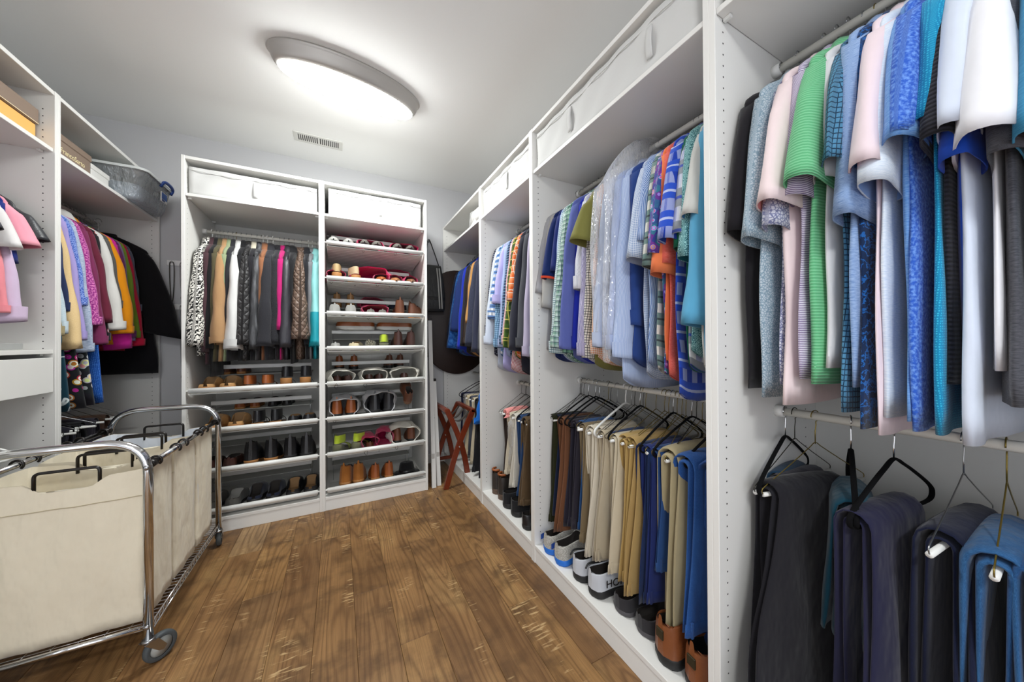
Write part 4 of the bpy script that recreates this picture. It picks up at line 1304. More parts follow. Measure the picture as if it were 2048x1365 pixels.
# ------------------------------------------------------------------ coats in the back wardrobe (rail along x)
RB, ZB = YB + .309 - .01, 1.985
WB = 'in the coat wardrobe'
GB = 'coats in the coat wardrobe'
CO = dict(sleeve='long', ze=-.79, sout=.265, swid=.12, sry=.018, collar='coat', L=.90, cuff=None, th=.015)
BLK, CHAR = S('solid', '#17171a'), S('solid', '#2b2b30')
COATS = [
    (-.782, S('tweed', '#efece4', '#131314', s=1.6), 'black and white tweed coat', dict(sout=0.325, ze=-.80, sry=0.045, swid=.15, th=.022, L=.86), 'plastic', -.06),
    (-.758, S('solid', '#4a3238'), 'dark plum wool coat', dict(ze=-.84, L=.92), 'wire', 0),
    (-.738, BLK, 'long black cardigan', dict(L=1.0, ze=-.82), 'wire', 0),
    (-.718, S('solid', '#57513a'), 'olive drab jacket', dict(ze=-.70), 'wire', 0),
    (-.694, S('solid', '#b08a62'), 'camel tan twill jacket', dict(sout=0.310, ze=-.785, sry=0.040, swid=.13, th=.02, cuff=.045), 'wire', .03),
    (-.668, S('solid', '#93a07c'), 'sage green jacket', dict(ze=-.60, sout=.25), 'wire', 0),
    (-.648, CHAR, 'charcoal zip jacket', dict(ze=-.75), 'gold', 0),
    (-.620, S('solid', '#dcdcda'), 'white denim jacket', dict(sout=0.320, ze=-.82, sry=0.042, swid=.14, th=.02, cuff=.06, buttons=BPLASTIC, L=.80), 'wire', .04),
    (-.590, BLK, 'black fleece jacket', dict(ze=-.76), 'wire', 0),
    (-.560, S('quilt', '#2f2e2f', '#454344', s=5.5, rough=.55), 'black diamond-quilted jacket', dict(sout=0.320, ze=-.80, sry=0.046, swid=.15, th=.024), 'wire', 0),
    (-.528, S('solid', '#201f24'), 'black jacket with cream collar', dict(ze=-.72, cmat=S('solid', '#cfc8b4')), 'wire', 0),
    (-.502, S('sheen', '#2d2e31', '#67686c', rough=.6), 'silver-flecked grey jacket', dict(sout=0.310, ze=-.83, sry=0.032, swid=.13), 'wire', 0),
    (-.466, S('solid', '#8f5f42'), 'cognac suede blazer', dict(ze=-.55, sry=.026, sout=.26), 'plastic', 0),
    (-.432, S('sherpa', '#151519', '#3a3a40', s=.9), 'black sherpa jacket', dict(sout=0.325, ze=-.81, sry=0.048, swid=.15, th=.026), 'plastic', -.03),
    (-.390, S('knit', '#1c1c20', '#323238', s=.6), 'black knit hooded jacket', dict(sout=0.300, ze=-.80, collar='hood', sry=0.030), 'wire', 0),
    (-.362, S('solid', '#b31f6b'), 'magenta hooded jacket', dict(sout=0.290, ze=-.70, collar='hood', sry=0.024), 'wire', 0),
    (-.332, S('leather', '#2b2a30', '#3e3d44', rough=.45), 'charcoal faux-leather jacket', dict(sout=0.315, ze=-.82, sry=0.040, swid=.14, th=.02), 'dark', .02),
    (-.298, BLK, 'black wool peacoat', dict(ze=-.80, L=.93), 'wire', 0),
    (-.250, S('quilt', '#6d584b', '#5c4a3f', s=5.0, rough=.55), 'taupe brown quilted coat', dict(sout=0.325, ze=-.765, sry=0.058, swid=.18, th=.03, collar='hood'), 'wire', .02),
    (-.205, S('solid', '#1c1d22'), 'black raincoat', dict(ze=-.80), 'plastic', 0),
    (-.180, S('solid', '#77787c'), 'mid grey hooded jacket', dict(ze=-.75, collar='hood'), 'plastic', 0),
    (-.152, S('twotone', '#8fd0cf', '#1599a8', s=56, rough=.5), 'aqua and teal windbreaker', dict(sout=0.315, ze=-.81, sry=0.038, swid=.15, th=.018), 'wire', .02),
]
for i, (x, m, what, kw, hk, tw) in enumerate(COATS):
    k = dict(CO, amp=.003)
    k.update(kw)
    hang(hk, top, what, WB, 'jacket', (x, RB, ZB), HP + tw, m, GB, seed=700 + i, name='coat', **k)
hanger('plastic', 'spare white plastic hanger among the dark coats', (-.492, RB, ZB), HP + .15)

# ------------------------------------------------------------------ left wardrobe, far bay (rail along y, aisle to +x)
LX, LZ = XL - .295, 2.02
WL = 'in the bay beside the grey wall'
GL = 'tops in the bay beside the grey wall'
PI = math.pi
TL = dict(sleeve='long', ze=-.80, sout=.285, swid=.10, sry=.022, collar='crew', L=.82, cuff=.045, th=.013)
LEFT1 = [
    (2.385, S('solid', '#a89a72'), 'khaki twill jacket', dict(ze=-.78)),
    (2.418, S('heather', '#b9cfdb', '#d4e2ea'), 'pale chambray blouse', dict(ze=-.77, cuff=.06)),
    (2.455, S('solid', '#28345a'), 'navy sweatshirt', dict(ze=-.66, L=.90, sout=.27, th=.018, hem=S('solid', '#212c50'))),
    (2.500, S('sherpa', '#d9b57c', '#efd6a6', s=1.0), 'camel boucle cardigan', dict(ze=-.845, swid=.12, sry=.035, sout=.30, cuff=None)),
    (2.545, S('solid', '#a79bd6'), 'lavender blouse', dict(ze=-.80, swid=.12, sry=.026, sout=.29)),
    (2.582, S('print', '#3a5ab6', '#8ea6e0', s=.8), 'blue lace-print top', dict(ze=-.62, sout=.275)),
    (2.618, S('heather', '#cfd8e6', '#7d92b4'), 'white and blue space-dyed shirt', dict(ze=-.86, swid=.12, sry=.028, sout=.285, collar='shirt')),
    (2.665, S('knit', '#8f1f7c', '#e98bc4', s=.8), 'magenta chunky knit sweater', dict(ze=-.72, L=1.03, bw=.20, sout=.295, swid=.16, sry=.035, th=.028, hem=S('knit', '#8f1f7c', '#d878b8', s=.6))),
    (2.715, S('solid', '#7c2f58'), 'plum pullover', dict(ze=-.82, sout=.295, swid=.11, sry=.03, L=.88)),
    (2.765, S('solid', '#6a2338'), 'burgundy satin blouse', dict(ze=-.70, sout=.29, swid=.12, sry=.035, L=1.06, th=.02, cuff=None)),
    (2.810, S('floral', '#1d1e24', '#d9d9d9', '#8a2a36', s=4), 'black floral tunic', dict(ze=-.80, sout=.26, L=1.16)),
    (2.855, S('solid', '#dddcd7'), 'ivory denim jacket', dict(ze=-.735, sout=.30, swid=.14, sry=.04, th=.024, cuff=.05, collar='coat')),
    (2.905, S('solid', '#5c5b58'), 'ash grey cardigan', dict(ze=-.60, sout=.27)),
    (2.945, S('solid', '#f29a12'), 'bright orange shirt', dict(ze=-.755, sout=.305, swid=.14, sry=.034, th=.02, bend=.012, collar='shirt')),
    (2.985, S('solid', '#e02ba4'), 'hot pink bell-sleeved top', dict(ze=-.85, sout=.28, swid=.12, sry=.03, cuff=None)),
    (3.020, S('solid', '#6e2a66'), 'grape purple top', dict(ze=-.78, sout=.285)),
    (3.050, S('solid', '#8c7aa8'), 'dusty lilac cardigan', dict(ze=-.80, sout=.275)),
    (3.080, S('solid', '#7d9a2e'), 'lime green sweater', dict(ze=-.78, sout=.285, sry=.026)),
    (3.112, S('solid', '#c41a3f'), 'scarlet sweater', dict(ze=-.83, sout=.295, sry=.03, L=.86)),
    (3.145, S('heather', '#45495a', '#6c7082'), 'slate heather tee', dict(ze=-.60, sout=.265)),
]
for i, (y, m, what, kw) in enumerate(LEFT1):
    k = dict(TL, amp=.004)
    k.update(kw)
    hang('grey', top, what, WL, 'sweater' if 'sweater' in what else 'top', (LX, y, LZ), PI + rg.uniform(-.05, .05), m, GL, seed=800 + i, name='sweater' if 'sweater' in what else 'blouse', **k)
hanger('wire', 'bent steel wire hanger above the black coat', (LX + .01, 3.17, LZ - .02), PI - .15)
hanger('velvet', 'black velvet hanger under the long black coat', (LX + .03, 3.235, LZ), PI)
top('long black wool coat with wide sleeves beside the wall', 'coat', (LX + .05, 3.235, LZ), PI, S('solid', '#0d0c10'), seed=850, L=1.02, sleeve='long', ze=-.76, sw=.22, bw=.27, th=.035, sout=.40, swid=.20, sry=.05,
    collar='crew', name='coat', htilt=.25)
for i, (y, m, what) in enumerate(((2.43, S('swirl', '#123c4c', '#dfe9ea', s=9), 'dark teal skirt with white squiggles'), (2.52, S('floral', '#17171c', '#e9e3d8', '#b32630', s=5), 'black floral skirt'),
                                  (2.63, S('floral', '#23242c', '#f0d9a0', '#c4c6cc', s=5), 'navy blossom-print skirt'), (2.72, S('dots', '#1550a8', '#4f8be0', s=.7), 'cobalt dotted skirt'))):
    hanger('tube', 'dark wire hanger with white bar carrying the ' + what, (LX, y + .012, LZ - .04), PI, 'hangers of the skirts')
    trousers(what + ' below the sweaters', (LX, y + .012, LZ - .04), PI, m, seed=860 + i, drop=.90, w0=.17, w1=.20, off=-.04, th=.008, band=False, name='skirt', cat='skirt', group='skirts below the sweaters', legs=1, spread=.006)

# lower rail of the far left bay: jeans and a tangle of trouser hangers
ZLL = ROD_LOW - .03
for i, (y, m, what) in enumerate(((2.44, S('denim', '#2a5a8e', '#6f9cc6', wr=1.0), 'faded blue jeans'), (2.50, S('solid', '#b8a98a'), 'tan capri trousers'), (2.56, S('denim', '#1a2f5a', '#38578e'), 'indigo skinny jeans'),
                                  (2.68, S('solid', '#23222c'), 'black leggings'), (2.78, S('solid', '#16161a'), 'black ponte trousers'), (2.90, S('solid', '#2b2730'), 'dark grey trousers'), (3.0, S('solid', '#4a3528'), 'brown wool trousers'))):
    hanger('tube', 'dark wire hanger with white bar holding the ' + what, (LX, y, ZLL), PI, 'hangers on the lower left rail')
    trousers(what + ' on the low rail behind the laundry cart', (LX, y, ZLL), PI, m, seed=880 + i, drop=.52, w0=.10, w1=.12, off=-.07, name='jeans' if 'jeans' in what else 'trousers', cat='jeans' if 'jeans' in what else 'trousers',
             group='trousers on the low left rail', spread=.008)
for i, (y, rz, k) in enumerate(((2.40, .25, 'steeltube'), (2.46, -.3, 'steeltube'), (2.52, .45, 'velvet'), (2.57, .15, 'steeltube'), (2.62, -.5, 'steeltube'), (2.70, .35, 'steeltube'), (2.82, -.25, 'steeltube'), (2.95, .55, 'steeltube'), (3.03, .1, 'steeltube'))):
    hanger(k, 'empty black velvet hanger tangled with white-barred hangers' if k == 'velvet' else 'empty white-barred wire hanger in the tangle behind the laundry cart', (LX + .02, y, ZLL + .002), PI + rz,
           'tangle of empty trouser hangers', sw=.21)

# ------------------------------------------------------------------ left wardrobe, near bay
L0Z = 1.985
LEFT0 = [
    (2.262, S('leather', '#2a2c30', '#484a4e', rough=.4), None, 'black short-sleeved satin top', dict(ze=-.335, sout=.31, swid=.15, sry=.03)),
    (2.222, S('solid', '#f3a3b4'), S('solid', '#ee8a9c'), 'pink tee with wide short sleeve', dict(ze=-.37, sout=.30, swid=.16, sry=.045, th=.016)),
    (2.188, S('solid', '#1d2f7c'), None, 'cobalt blue camisole', dict(ze=-.45, sout=.25, L=.55)),
    (2.165, S('solid', '#d3bdd8'), None, 'pale lilac sweatshirt', dict(sleeve='long', ze=-.69, sout=.285, swid=.11, sry=.035, cuff=.06, L=.66)),
    (2.128, S('solid', '#e6e3e2'), None, 'white ruffled tee', dict(ze=-.40, sout=.30, swid=.15, sry=.035)),
    (2.098, S('solid', '#f0909a'), None, 'rose pink long-sleeved top', dict(sleeve='long', ze=-.66, sout=.275, swid=.10, sry=.03, cuff=.03, L=.6)),
    (2.068, S('hstripe', '#f0f0f0', '#25262b', s=2.6), None, 'black and white striped top', dict(sleeve='long', ze=-.60, sout=.275, swid=.10, sry=.03, cuff=None, L=.6)),
    (2.030, S('solid', '#4a4b52'), S('solid', '#131316'), 'dark grey tee', dict(ze=-.35, sout=.31, swid=.17, sry=.04)),
    (1.990, S('solid', '#c9c9c6'), None, 'light grey tee', dict(ze=-.30, sout=.30, swid=.17, sry=.04)),
    (1.940, S('solid', '#8a4a6a'), None, 'berry tee', dict()),
    (1.890, S('solid', '#d9dde8'), None, 'pale blue tee', dict()),
]
for i, (y, m, im, what, kw) in enumerate(LEFT0):
    k = dict(sleeve='short', ze=-.36, collar='crew', L=.62, th=.012, amp=.004, sout=.30, swid=.15, sry=.03)
    k.update(kw)
    hang('grey', top, what, 'above the white drawer', 'top', (LX, y, L0Z), PI + rg.uniform(-.05, .05), m, 'tops above the white drawer', imat=im, seed=900 + i, name='tee', **k)
hanger('plastic', 'empty white plastic hanger below the white drawer', (LX + .03, 2.16, .93), PI + .35)
for i, y in enumerate((2.02, 2.10)):
    hanger('tube', 'dark wire hanger carrying grey lounge trousers', (LX, y, .93), PI, 'hangers of the grey lounge trousers')
    trousers('grey lounge trousers hanging below the white drawer', (LX, y, .93), PI, S('heather', '#6a6e7a', '#9a9eaa'), seed=950 + i, drop=.42, w0=.11, w1=.12, off=-.07, group='grey lounge trousers', th=.012)

# ------------------------------------------------------------------ boxes on the top shelves
def soft_box(label, loc, rot, W, D, Hh, straps, seed=0, mat=SKUBB, sag=.006, group='white fabric storage boxes'):
    """fabric storage box: local x along the front, front at y=0"""
    r = np.random.RandomState(seed)
    o = thing('storage_box', label, 'storage box', loc, rot, group)
    nx = 30
    xs = np.linspace(-W / 2, W / 2, nx)
    ph = r.uniform(0, 6.28, 6)

    def col(z):
        front = np.stack([xs, .004 * np.sin(xs * 17 + ph[0] + z * 20) * math.sin(math.pi * z / Hh) + .003 * np.sin(xs * 41 + ph[1] - z * 30), np.full(nx, z)], 1)
        back = np.stack([xs[::-1], np.full(nx, D), np.full(nx, z)], 1)
        return np.concatenate([front, back])
    R = [col(z) for z in np.linspace(0, Hh * .97, 9)]
    t = R[-1].copy()
    t[:, 2] = Hh - sag * (1 + np.sin(t[:, 0] * 9 + ph[2])) * .6
    t[:, :2] *= [.994, 1]
    t[:nx, 1] += .006
    R.append(t)
    MB().loft(R, cap0=True, cap1=True, smooth=True, flip=False).obj('body', mat, o)
    MB().tube(np.stack([xs, np.full(nx, -.0035) + .003 * np.sin(xs * 41 + ph[1]), np.full(nx, Hh * .84) + .003 * np.sin(xs * 12)], 1), .0018, 6).obj('lid_seam', mat, o)
    for sx in straps:
        MB().loft([[(sx - .013, -.002 - d, z), (sx - .011, -.0055 - d, z), (sx + .011, -.0055 - d, z), (sx + .013, -.002 - d, z)] for z, d in
                   [(Hh * (.22 + .56 * q), .006 * math.sin(math.pi * q)) for q in np.linspace(0, 1, 9)]], cap0=True, cap1=True).obj('strap_handle', mat, o)
    return o


SH = 2.1362
soft_box('wide white fabric box above the hanging coats', (XB - .374, YB + .03, SH), 0, .69, .5, .178, (-.01,), 1)
soft_box('white fabric box on top of the shoe cabinet', (XB + .374, YB + .02, SH), 0, .66, .5, .195, (.02,), 2)
soft_box('long white fabric box with two handles above the bagged shirts', (XR + .022, (RYS[0] + RYS[1]) / 2, SH), -HP, .92, .5, .196, (.28, -.17), 3)
soft_box('white fabric box with one handle above the plaid shirts', (XR + .02, (RYS[1] + RYS[2]) / 2, SH), -HP, .69, .5, .190, (.05,), 4)
soft_box('white fabric box above the polo shirts', (XR + .022, RYS[0] - .499, SH), -HP, .92, .5, .196, (.28, -.17), 5)
# soft plastic-wrapped bundle in the corner bay
o = thing('blanket_bag', 'translucent plastic bag of folded bedding above the blue jackets', 'bag', (XR + .24, 2.56, SH))
a = np.linspace(0, 2 * np.pi, 30, endpoint=False)
prof = [(.86, 0), (1, .03), (1.02, .09), (.96, .135), (.7, .158), (.2, .162)]
MB().loft([np.stack([.20 * q * spow(np.cos(a), .6) + .006 * np.sin(5 * a + z * 60), .19 * q * spow(np.sin(a), .6), np.full(30, z) + .006 * np.sin(4 * a)], 1) for q, z in prof], cap0=True, cap1=True).obj('bundle', plain('bedding_white', '#dcdad6', .6, noise=.1), o)
MB().loft([np.stack([.205 * q * spow(np.cos(a), .6) + .007 * np.sin(6 * a + z * 50), .195 * q * spow(np.sin(a), .6), np.full(30, z * 1.03) + .007 * np.sin(5 * a)], 1) for q, z in prof], cap1=True).obj('plastic_cover', film('bedding_film', .12), o)

# ---- left shelves
TAUPE, TAN = plain('taupe_card', '#8a7768', .7), plain('orange_card', '#f0b765', .7)
LS_ = 2.1012
o = thing('shoe_box', 'orange shoe box with a taupe lid above the pink tops', 'box', (XL - .05, 2.07, LS_))
MB().box((-.32, -.26, 0), (0, .235, .085)).obj('base', TAN, o)
ld = MB().box((-.327, -.267, .088), (.007, .242, .158), .004).obj('lid', TAUPE, o)
MB().box((.0072, -.262, .0905), (.0082, .238, .0935), .0002).obj('lid_edging', plain('cream_edge', '#f2e3bf', .6), ld)
o = thing('boot_box', 'taupe cardboard shoe box with cream script lettering', 'box', (XL - .055, 2.575, LS_))
MB().box((-.33, -.19, 0), (0, .115, .128), .003).obj('body', TAUPE, o)
MB().box((-.334, -.194, .100), (.004, .119, .134), .003).obj('lid', TAUPE, o)
link('lettering', text_mesh('FrancoSarto', .036, plain('cream_ink', '#f1e2b5', .6)), o, (.0008, -.022, .056), (HP, 0, HP))
o = thing('white_box', 'small white cardboard box next to the clear tub', 'box', (XL - .055, 2.765, LS_))
MB().box((-.30, -.068, 0), (0, .09, .092), .002).obj('body', plain('white_card', '#e3e2de', .6), o)
MB().box((-.303, -.071, .070), (.003, .093, .098), .002).obj('lid', plain('white_card', '#e3e2de', .6), o)

TUB = film('clear_polypropylene', .34, '#e6edf1')
o = thing('plastic_tub', 'clear plastic storage tub with blue handle at the shelf end', 'storage tub', (XL - .125, 3.083, LS_))
TW, TD = .215, .203


def rrect(hx, hy, z, rad=.05, k=6):
    pts = []
    for cx, cy, a0 in ((hx - rad, hy - rad, 0), (-hx + rad, hy - rad, 90), (-hx + rad, -hy + rad, 180), (hx - rad, -hy + rad, 270)):
        for q in np.radians(np.linspace(a0, a0 + 90, k)):
            pts.append((cx + rad * math.cos(q), cy + rad * math.sin(q), z))
    return pts


MB().loft([rrect(TW - .035, TD - .035, .001), rrect(TW - .028, TD - .028, .02), rrect(TW - .004, TD - .004, .178), rrect(TW, TD, .182)], cap0=True).obj('tub', TUB, o)
MB().loft([rrect(TW + .008, TD + .008, .176), rrect(TW + .010, TD + .010, .190), rrect(TW - .006, TD - .006, .196), rrect(TW - .02, TD - .02, .192)], cap1=True).obj('lid', plain('frosted_lid', '#dfe3e2', .35), o)
MB().loft([rrect(TW - .05, TD - .05, .004), rrect(TW - .045, TD - .045, .05), rrect(TW - .05, TD - .055, .105), rrect(TW - .10, TD - .11, .125)], cap0=True, cap1=True).obj('folded_clothes', S('solid', '#b4c4d4'), o)
for sx in (-1, 1):
    MB().tube(smooth_path([(sx * (TW + .002), .0, .160), (sx * (TW + .016), .008, .194), (sx * (TW + .020), .075, .203), (sx * (TW + .016), .142, .194), (sx * (TW + .002), .150, .160)], 5), .011, 10, flat=.7).obj('handle', plain('blue_handle', '#1b3f86', .35), o)
lb = MB().box((TW - .007, .02, .072), (TW - .001, .10, .138), .0004).obj('sticker', plain('label_white', '#e9e9e6', .5), o)
MB().box((TW - .001, .024, .090), (TW + .0002, .096, .134), .0002).obj('sticker_panel', plain('label_blue', '#2c62b4', .5), lb)
MB().box((TW - .001, .024, .076), (TW + .0002, .066, .087), .0002).obj('sticker_strip', plain('label_navy', '#173a86', .5), lb)
# glass tray edge on the lower left shelf
o = thing('jewellery_tray', 'shallow clear jewellery tray on the shelf above the drawer', 'tray', (XL - .20, 2.02, 1.178))
MB().box((-.16, -.22, 0), (.16, .20, .004)).obj('base', plain('tray_base', '#b9b9b5', .3), o)
for lo, hi in (((-.16, -.22, .004), (-.154, .20, .03)), ((.154, -.22, .004), (.16, .20, .03)), ((-.154, -.22, .004), (.154, -.214, .03)), ((-.154, .194, .004), (.154, .20, .03))):
    MB().box(lo, hi).obj('rim', plain('tray_rim', '#a9aaa8', .2), o)

# ------------------------------------------------------------------ shoes
def sm(x):
    x = np.clip(x, 0, 1)
    return x * x * (3 - 2 * x)


def halfw(t, W, toe):
    """half width of the sole at t (0 heel, 1 toe)"""
    heel = np.sqrt(np.clip(1 - ((.13 - t) / .13) ** 2, 0, 1)) if t < .13 else 1.0
    base = .80 - .10 * math.sin(math.pi * min(1, max(0, (t - .13) / .42))) + .22 * float(sm((t - .38) / .3))
    tip = max(0.0, 1 - ((t - .70) / .30) ** (2.2 + 1.6 * (1 - toe))) ** (.5 + .45 * toe) if t > .70 else 1.0
    return W / 2 * base * heel * tip


SHOE = {}
STYLES = dict(  # ankle height, opening end, vamp height, toe height, sole, heel block, pointed toe, length, width
    sneaker=dict(ha=.078, to=.50, hv=.082, ht=.050, so=.030, hb=0, toe=.1, L=.29, W=.105, lace=1),
    boot=dict(ha=.145, to=.36, hv=.120, ht=.055, so=.020, hb=.018, toe=.2, L=.27, W=.098),
    hiker=dict(ha=.125, to=.40, hv=.110, ht=.062, so=.034, hb=.0, toe=.1, L=.30, W=.112, lace=1),
    loafer=dict(ha=.055, to=.56, hv=.060, ht=.045, so=.014, hb=.010, toe=.2, L=.265, W=.092),
    pump=dict(ha=.050, to=.66, hv=.048, ht=.034, so=.008, hb=.030, toe=.9, L=.255, W=.080),
    flat=dict(ha=.046, to=.66, hv=.045, ht=.036, so=.010, hb=.004, toe=.5, L=.25, W=.082),
    clog=dict(ha=.022, to=.50, hv=.070, ht=.055, so=.032, hb=0, toe=.05, L=.265, W=.102, open=1),
    slipper=dict(ha=.050, to=.52, hv=.070, ht=.055, so=.018, hb=0, toe=.05, L=.27, W=.105),
)


def shoe_meshes(style, up, sole, lining, lace):
    key = (style, up.name, sole.name, lining.name, lace.name if lace else 0)
    if key in SHOE:
        return SHOE[key]
    p = STYLES[style]
    L, Wd, so, hb = p['L'], p['W'], p['so'], p['hb']
    n = 26
    ts = 1 - (1 - np.linspace(0, 1, n)) ** 1.15
    ts = np.clip(ts, .004, .996)
    lift = lambda t: hb * (1 - float(sm((t - .12) / .45)))                 # raised heel seat
    M = 13
    outer, inner = [], []
    for t in ts:
        w = max(.004, halfw(t, Wd, p['toe']))
        z0 = so + lift(t)
        if t < p['to']:
            h = p['ha'] + (p['hv'] - p['ha']) * float(sm((t - p['to'] * .35) / (p['to'] * .65)))
        else:
            q = (t - p['to']) / (1 - p['to'])
            h = p['hv'] + (p['ht'] - p['hv']) * float(sm(q * 1.15))
            h *= max(.12, 1 - max(0, (q - .72) / .28) ** 2.4 * .75)
        d = float(sm((t - .012) / .05)) * (1 - float(sm((t - p['to'] + .10) / .13)))
        if p.get('open'):
            d = 1 - float(sm((t - p['to'] + .06) / .09)) if t > .2 else 1.0
        ang = np.linspace(0, math.pi, 2 * M)
        x = w * 1.02 * spow(np.cos(ang), .62)
        z = z0 + h * np.sin(ang) ** .72
        # opening: the upper part of the arch becomes the rim, then the inside
        rim = .58
        xi = np.where(np.abs(np.cos(ang)) < rim, 1, 0)
        top_in = z0 + .006
        wall_x = w * (.90 if style in ('boot', 'hiker') else .86)
        frac = np.clip((rim - np.abs(np.cos(ang))) / rim, 0, 1)
        xin = np.sign(np.cos(ang)) * wall_x * np.clip(1 - frac, 0, 1) ** .35
        zin = np.where(frac < .25, z0 + h * (1 - frac / .25) + top_in * 0, top_in)
        zin = np.where(frac < .25, z0 + h + (top_in - z0 - h) * (frac / .25), top_in)
        xr = np.where(xi > 0, xin, x)
        zr = np.where(xi > 0, zin, z0 + (z - z0) * np.where(d > .5, 1.0, 1.0))
        X = x + (xr - x) * d
        Zz = z + (zr - z) * d
        outer.append(np.stack([X, np.full(2 * M, t * L), Zz], 1))
    R = np.array(outer)
    c = np.cos(np.linspace(0, math.pi, 2 * M))
    li = [j for j in range(2 * M) if abs(c[j]) < .58]
    lo, hi = li[0], li[-1]
    kin = int(np.searchsorted(ts, p['to'] + .02))
    up_b = MB()
    up_b.loft(R[:, :lo + 1], closed=False)
    up_b.loft(R[:, hi:], closed=False)
    up_b.loft(R[kin:, lo:hi + 1], closed=False)
    if not p.get('open'):
        up_b.add(R[0], [tuple(range(2 * M))])
    lin_b = MB().loft(R[:kin + 1, lo:hi + 1], closed=False)
    # sole
    so_b = MB()
    tt = np.linspace(0, 1, 24)
    tt = np.clip(tt, .003, .997)
    ringl = [(halfw(t, Wd, p['toe']) * 1.05, t * L) for t in tt]
    poly = [(x, y) for x, y in ringl] + [(-x, y) for x, y in ringl[::-1]]
    tl = list(tt) + list(tt[::-1])
    def lev(k, zf):
        return [(x * k, (y - L / 2) * (1 + (k - 1) * .3) + L / 2, zf(t)) for (x, y), t in zip(poly, tl)]
    bot = (lambda t: lift(t)) if style == 'pump' or hb > .012 else (lambda t: 0.0)
    toes = lambda t: .010 * float(sm((t - .78) / .22))
    so_b.loft([lev(.93, lambda t: bot(t) + toes(t)), lev(1.0, lambda t: bot(t) + toes(t) + .3 * so), lev(1.02, lambda t: so * .85 + lift(t) + toes(t) * .5), lev(.97, lambda t: so * 1.06 + lift(t))], cap0=True, cap1=True)
    parts = [('upper', up_b.mesh('upper', up)), ('lining', lin_b.mesh('lining', lining)), ('sole', so_b.mesh('sole', sole))]
    if hb > .012:
        pl = [(Wd * .36 * math.cos(q) * (.62 if style == 'pump' else 1), .032 + .030 * math.sin(q) * (.7 if style == 'pump' else 1)) for q in np.linspace(0, 2 * math.pi, 16, endpoint=False)]
        parts.append(('heel', MB().prism(pl, 2, 0, hb + .004).mesh('heel', sole)))
    if lace and p.get('lace'):
        lb = MB()
        for k in range(5):
            t = p['to'] + .0 + k * .035
            i = int(np.searchsorted(ts, t))
            i = min(i, n - 2)
            row = R[i]
            mid = row[M - 1]
            w = abs(row[M - 6][0])
            hh = max(row[:, 2])
            lb.tube(smooth_path([(-w, t * L, row[M - 6][2] + .002), (-w * .5, t * L + .004, hh + .003), (w * .5, t * L + .008, hh + .003), (w, t * L + .012, row[M - 6][2] + .002)], 4), .0024, 6)
        parts.append(('laces', lb.mesh('laces', lace)))
    SHOE[key] = parts
    return parts


def shoe(style, label, loc, rz, up, sole, lining=None, lace=None, tilt=0.0, group=None, cat='shoe', roll=0.0, s=1.0, name=None):
    o = thing(name or {'boot': 'ankle_boot', 'hiker': 'hiking_boot', 'clog': 'clog'}.get(style, style), label, cat, loc, 0, group)
    o.rotation_euler = (tilt, roll, rz)
    o.scale = (s, s, s)
    for nm, me in shoe_meshes(style, up, sole, lining or DARKIN, lace):
        link(nm, me, o)
    return o


def sandal(label, loc, rz, strap, sole, tilt=0.0, group=None, heel=.03, straps=((.12, .07), (.62, .045), (.76, .04)), L=.25, W=.085):
    o = thing('sandal', label, 'sandal', loc, 0, group)
    o.rotation_euler = (tilt, 0, rz)
    k = ('sandal', strap.name, sole.name, heel, straps)
    if k not in SHOE:
        tt = np.clip(np.linspace(0, 1, 22), .003, .997)
        lift = lambda t: heel * (1 - float(sm((t - .12) / .5)))
        rl = [(halfw(t, W, .2) * 1.03, t * L, t) for t in tt]
        poly = rl + [(-x, y, t) for x, y, t in rl[::-1]]
        parts = [('footbed', MB().loft([[(x * q, y, f * .016 + (lift(t) if f else 0)) for x, y, t in poly] for q, f in ((.95, 0), (1, .15), (1, .85), (.96, 1))], cap0=True, cap1=True).mesh('footbed', sole))]
        for t, h in straps:
            w = halfw(t, W, .2) * 1.04
            zb = .012 + lift(t)
            if t < .2:                                   # band round the heel
                arc = [(W * .40 * math.cos(q), .045 - .042 * math.sin(q) + (.05 * abs(math.cos(q)) ** 4)) for q in np.linspace(0, math.pi, 14)]
                b = MB().loft([[(x, y, zb + .012) for x, y in arc], [(x * 1.02, y - .001, zb + h * .55) for x, y in arc], [(x * .94, y + .002, zb + h) for x, y in arc]], closed=False)
                parts.append(('heel_band', b.mesh('heel_band', strap)))
                continue
            arc = [(w * math.cos(q), t * L + (.02 if t < .3 else 0) * -abs(math.sin(q)), zb + h * math.sin(q) ** .8) for q in np.linspace(.0, math.pi, 12)]
            b = MB().loft([[(x, y - .011, z) for x, y, z in arc], [(x * 1.03, y, z + .002) for x, y, z in arc], [(x, y + .011, z) for x, y, z in arc]], closed=False)
            parts.append(('strap', b.mesh('strap', strap)))
        SHOE[k] = parts
    for nm, me in SHOE[k]:
        link(nm, me, o)
    return o


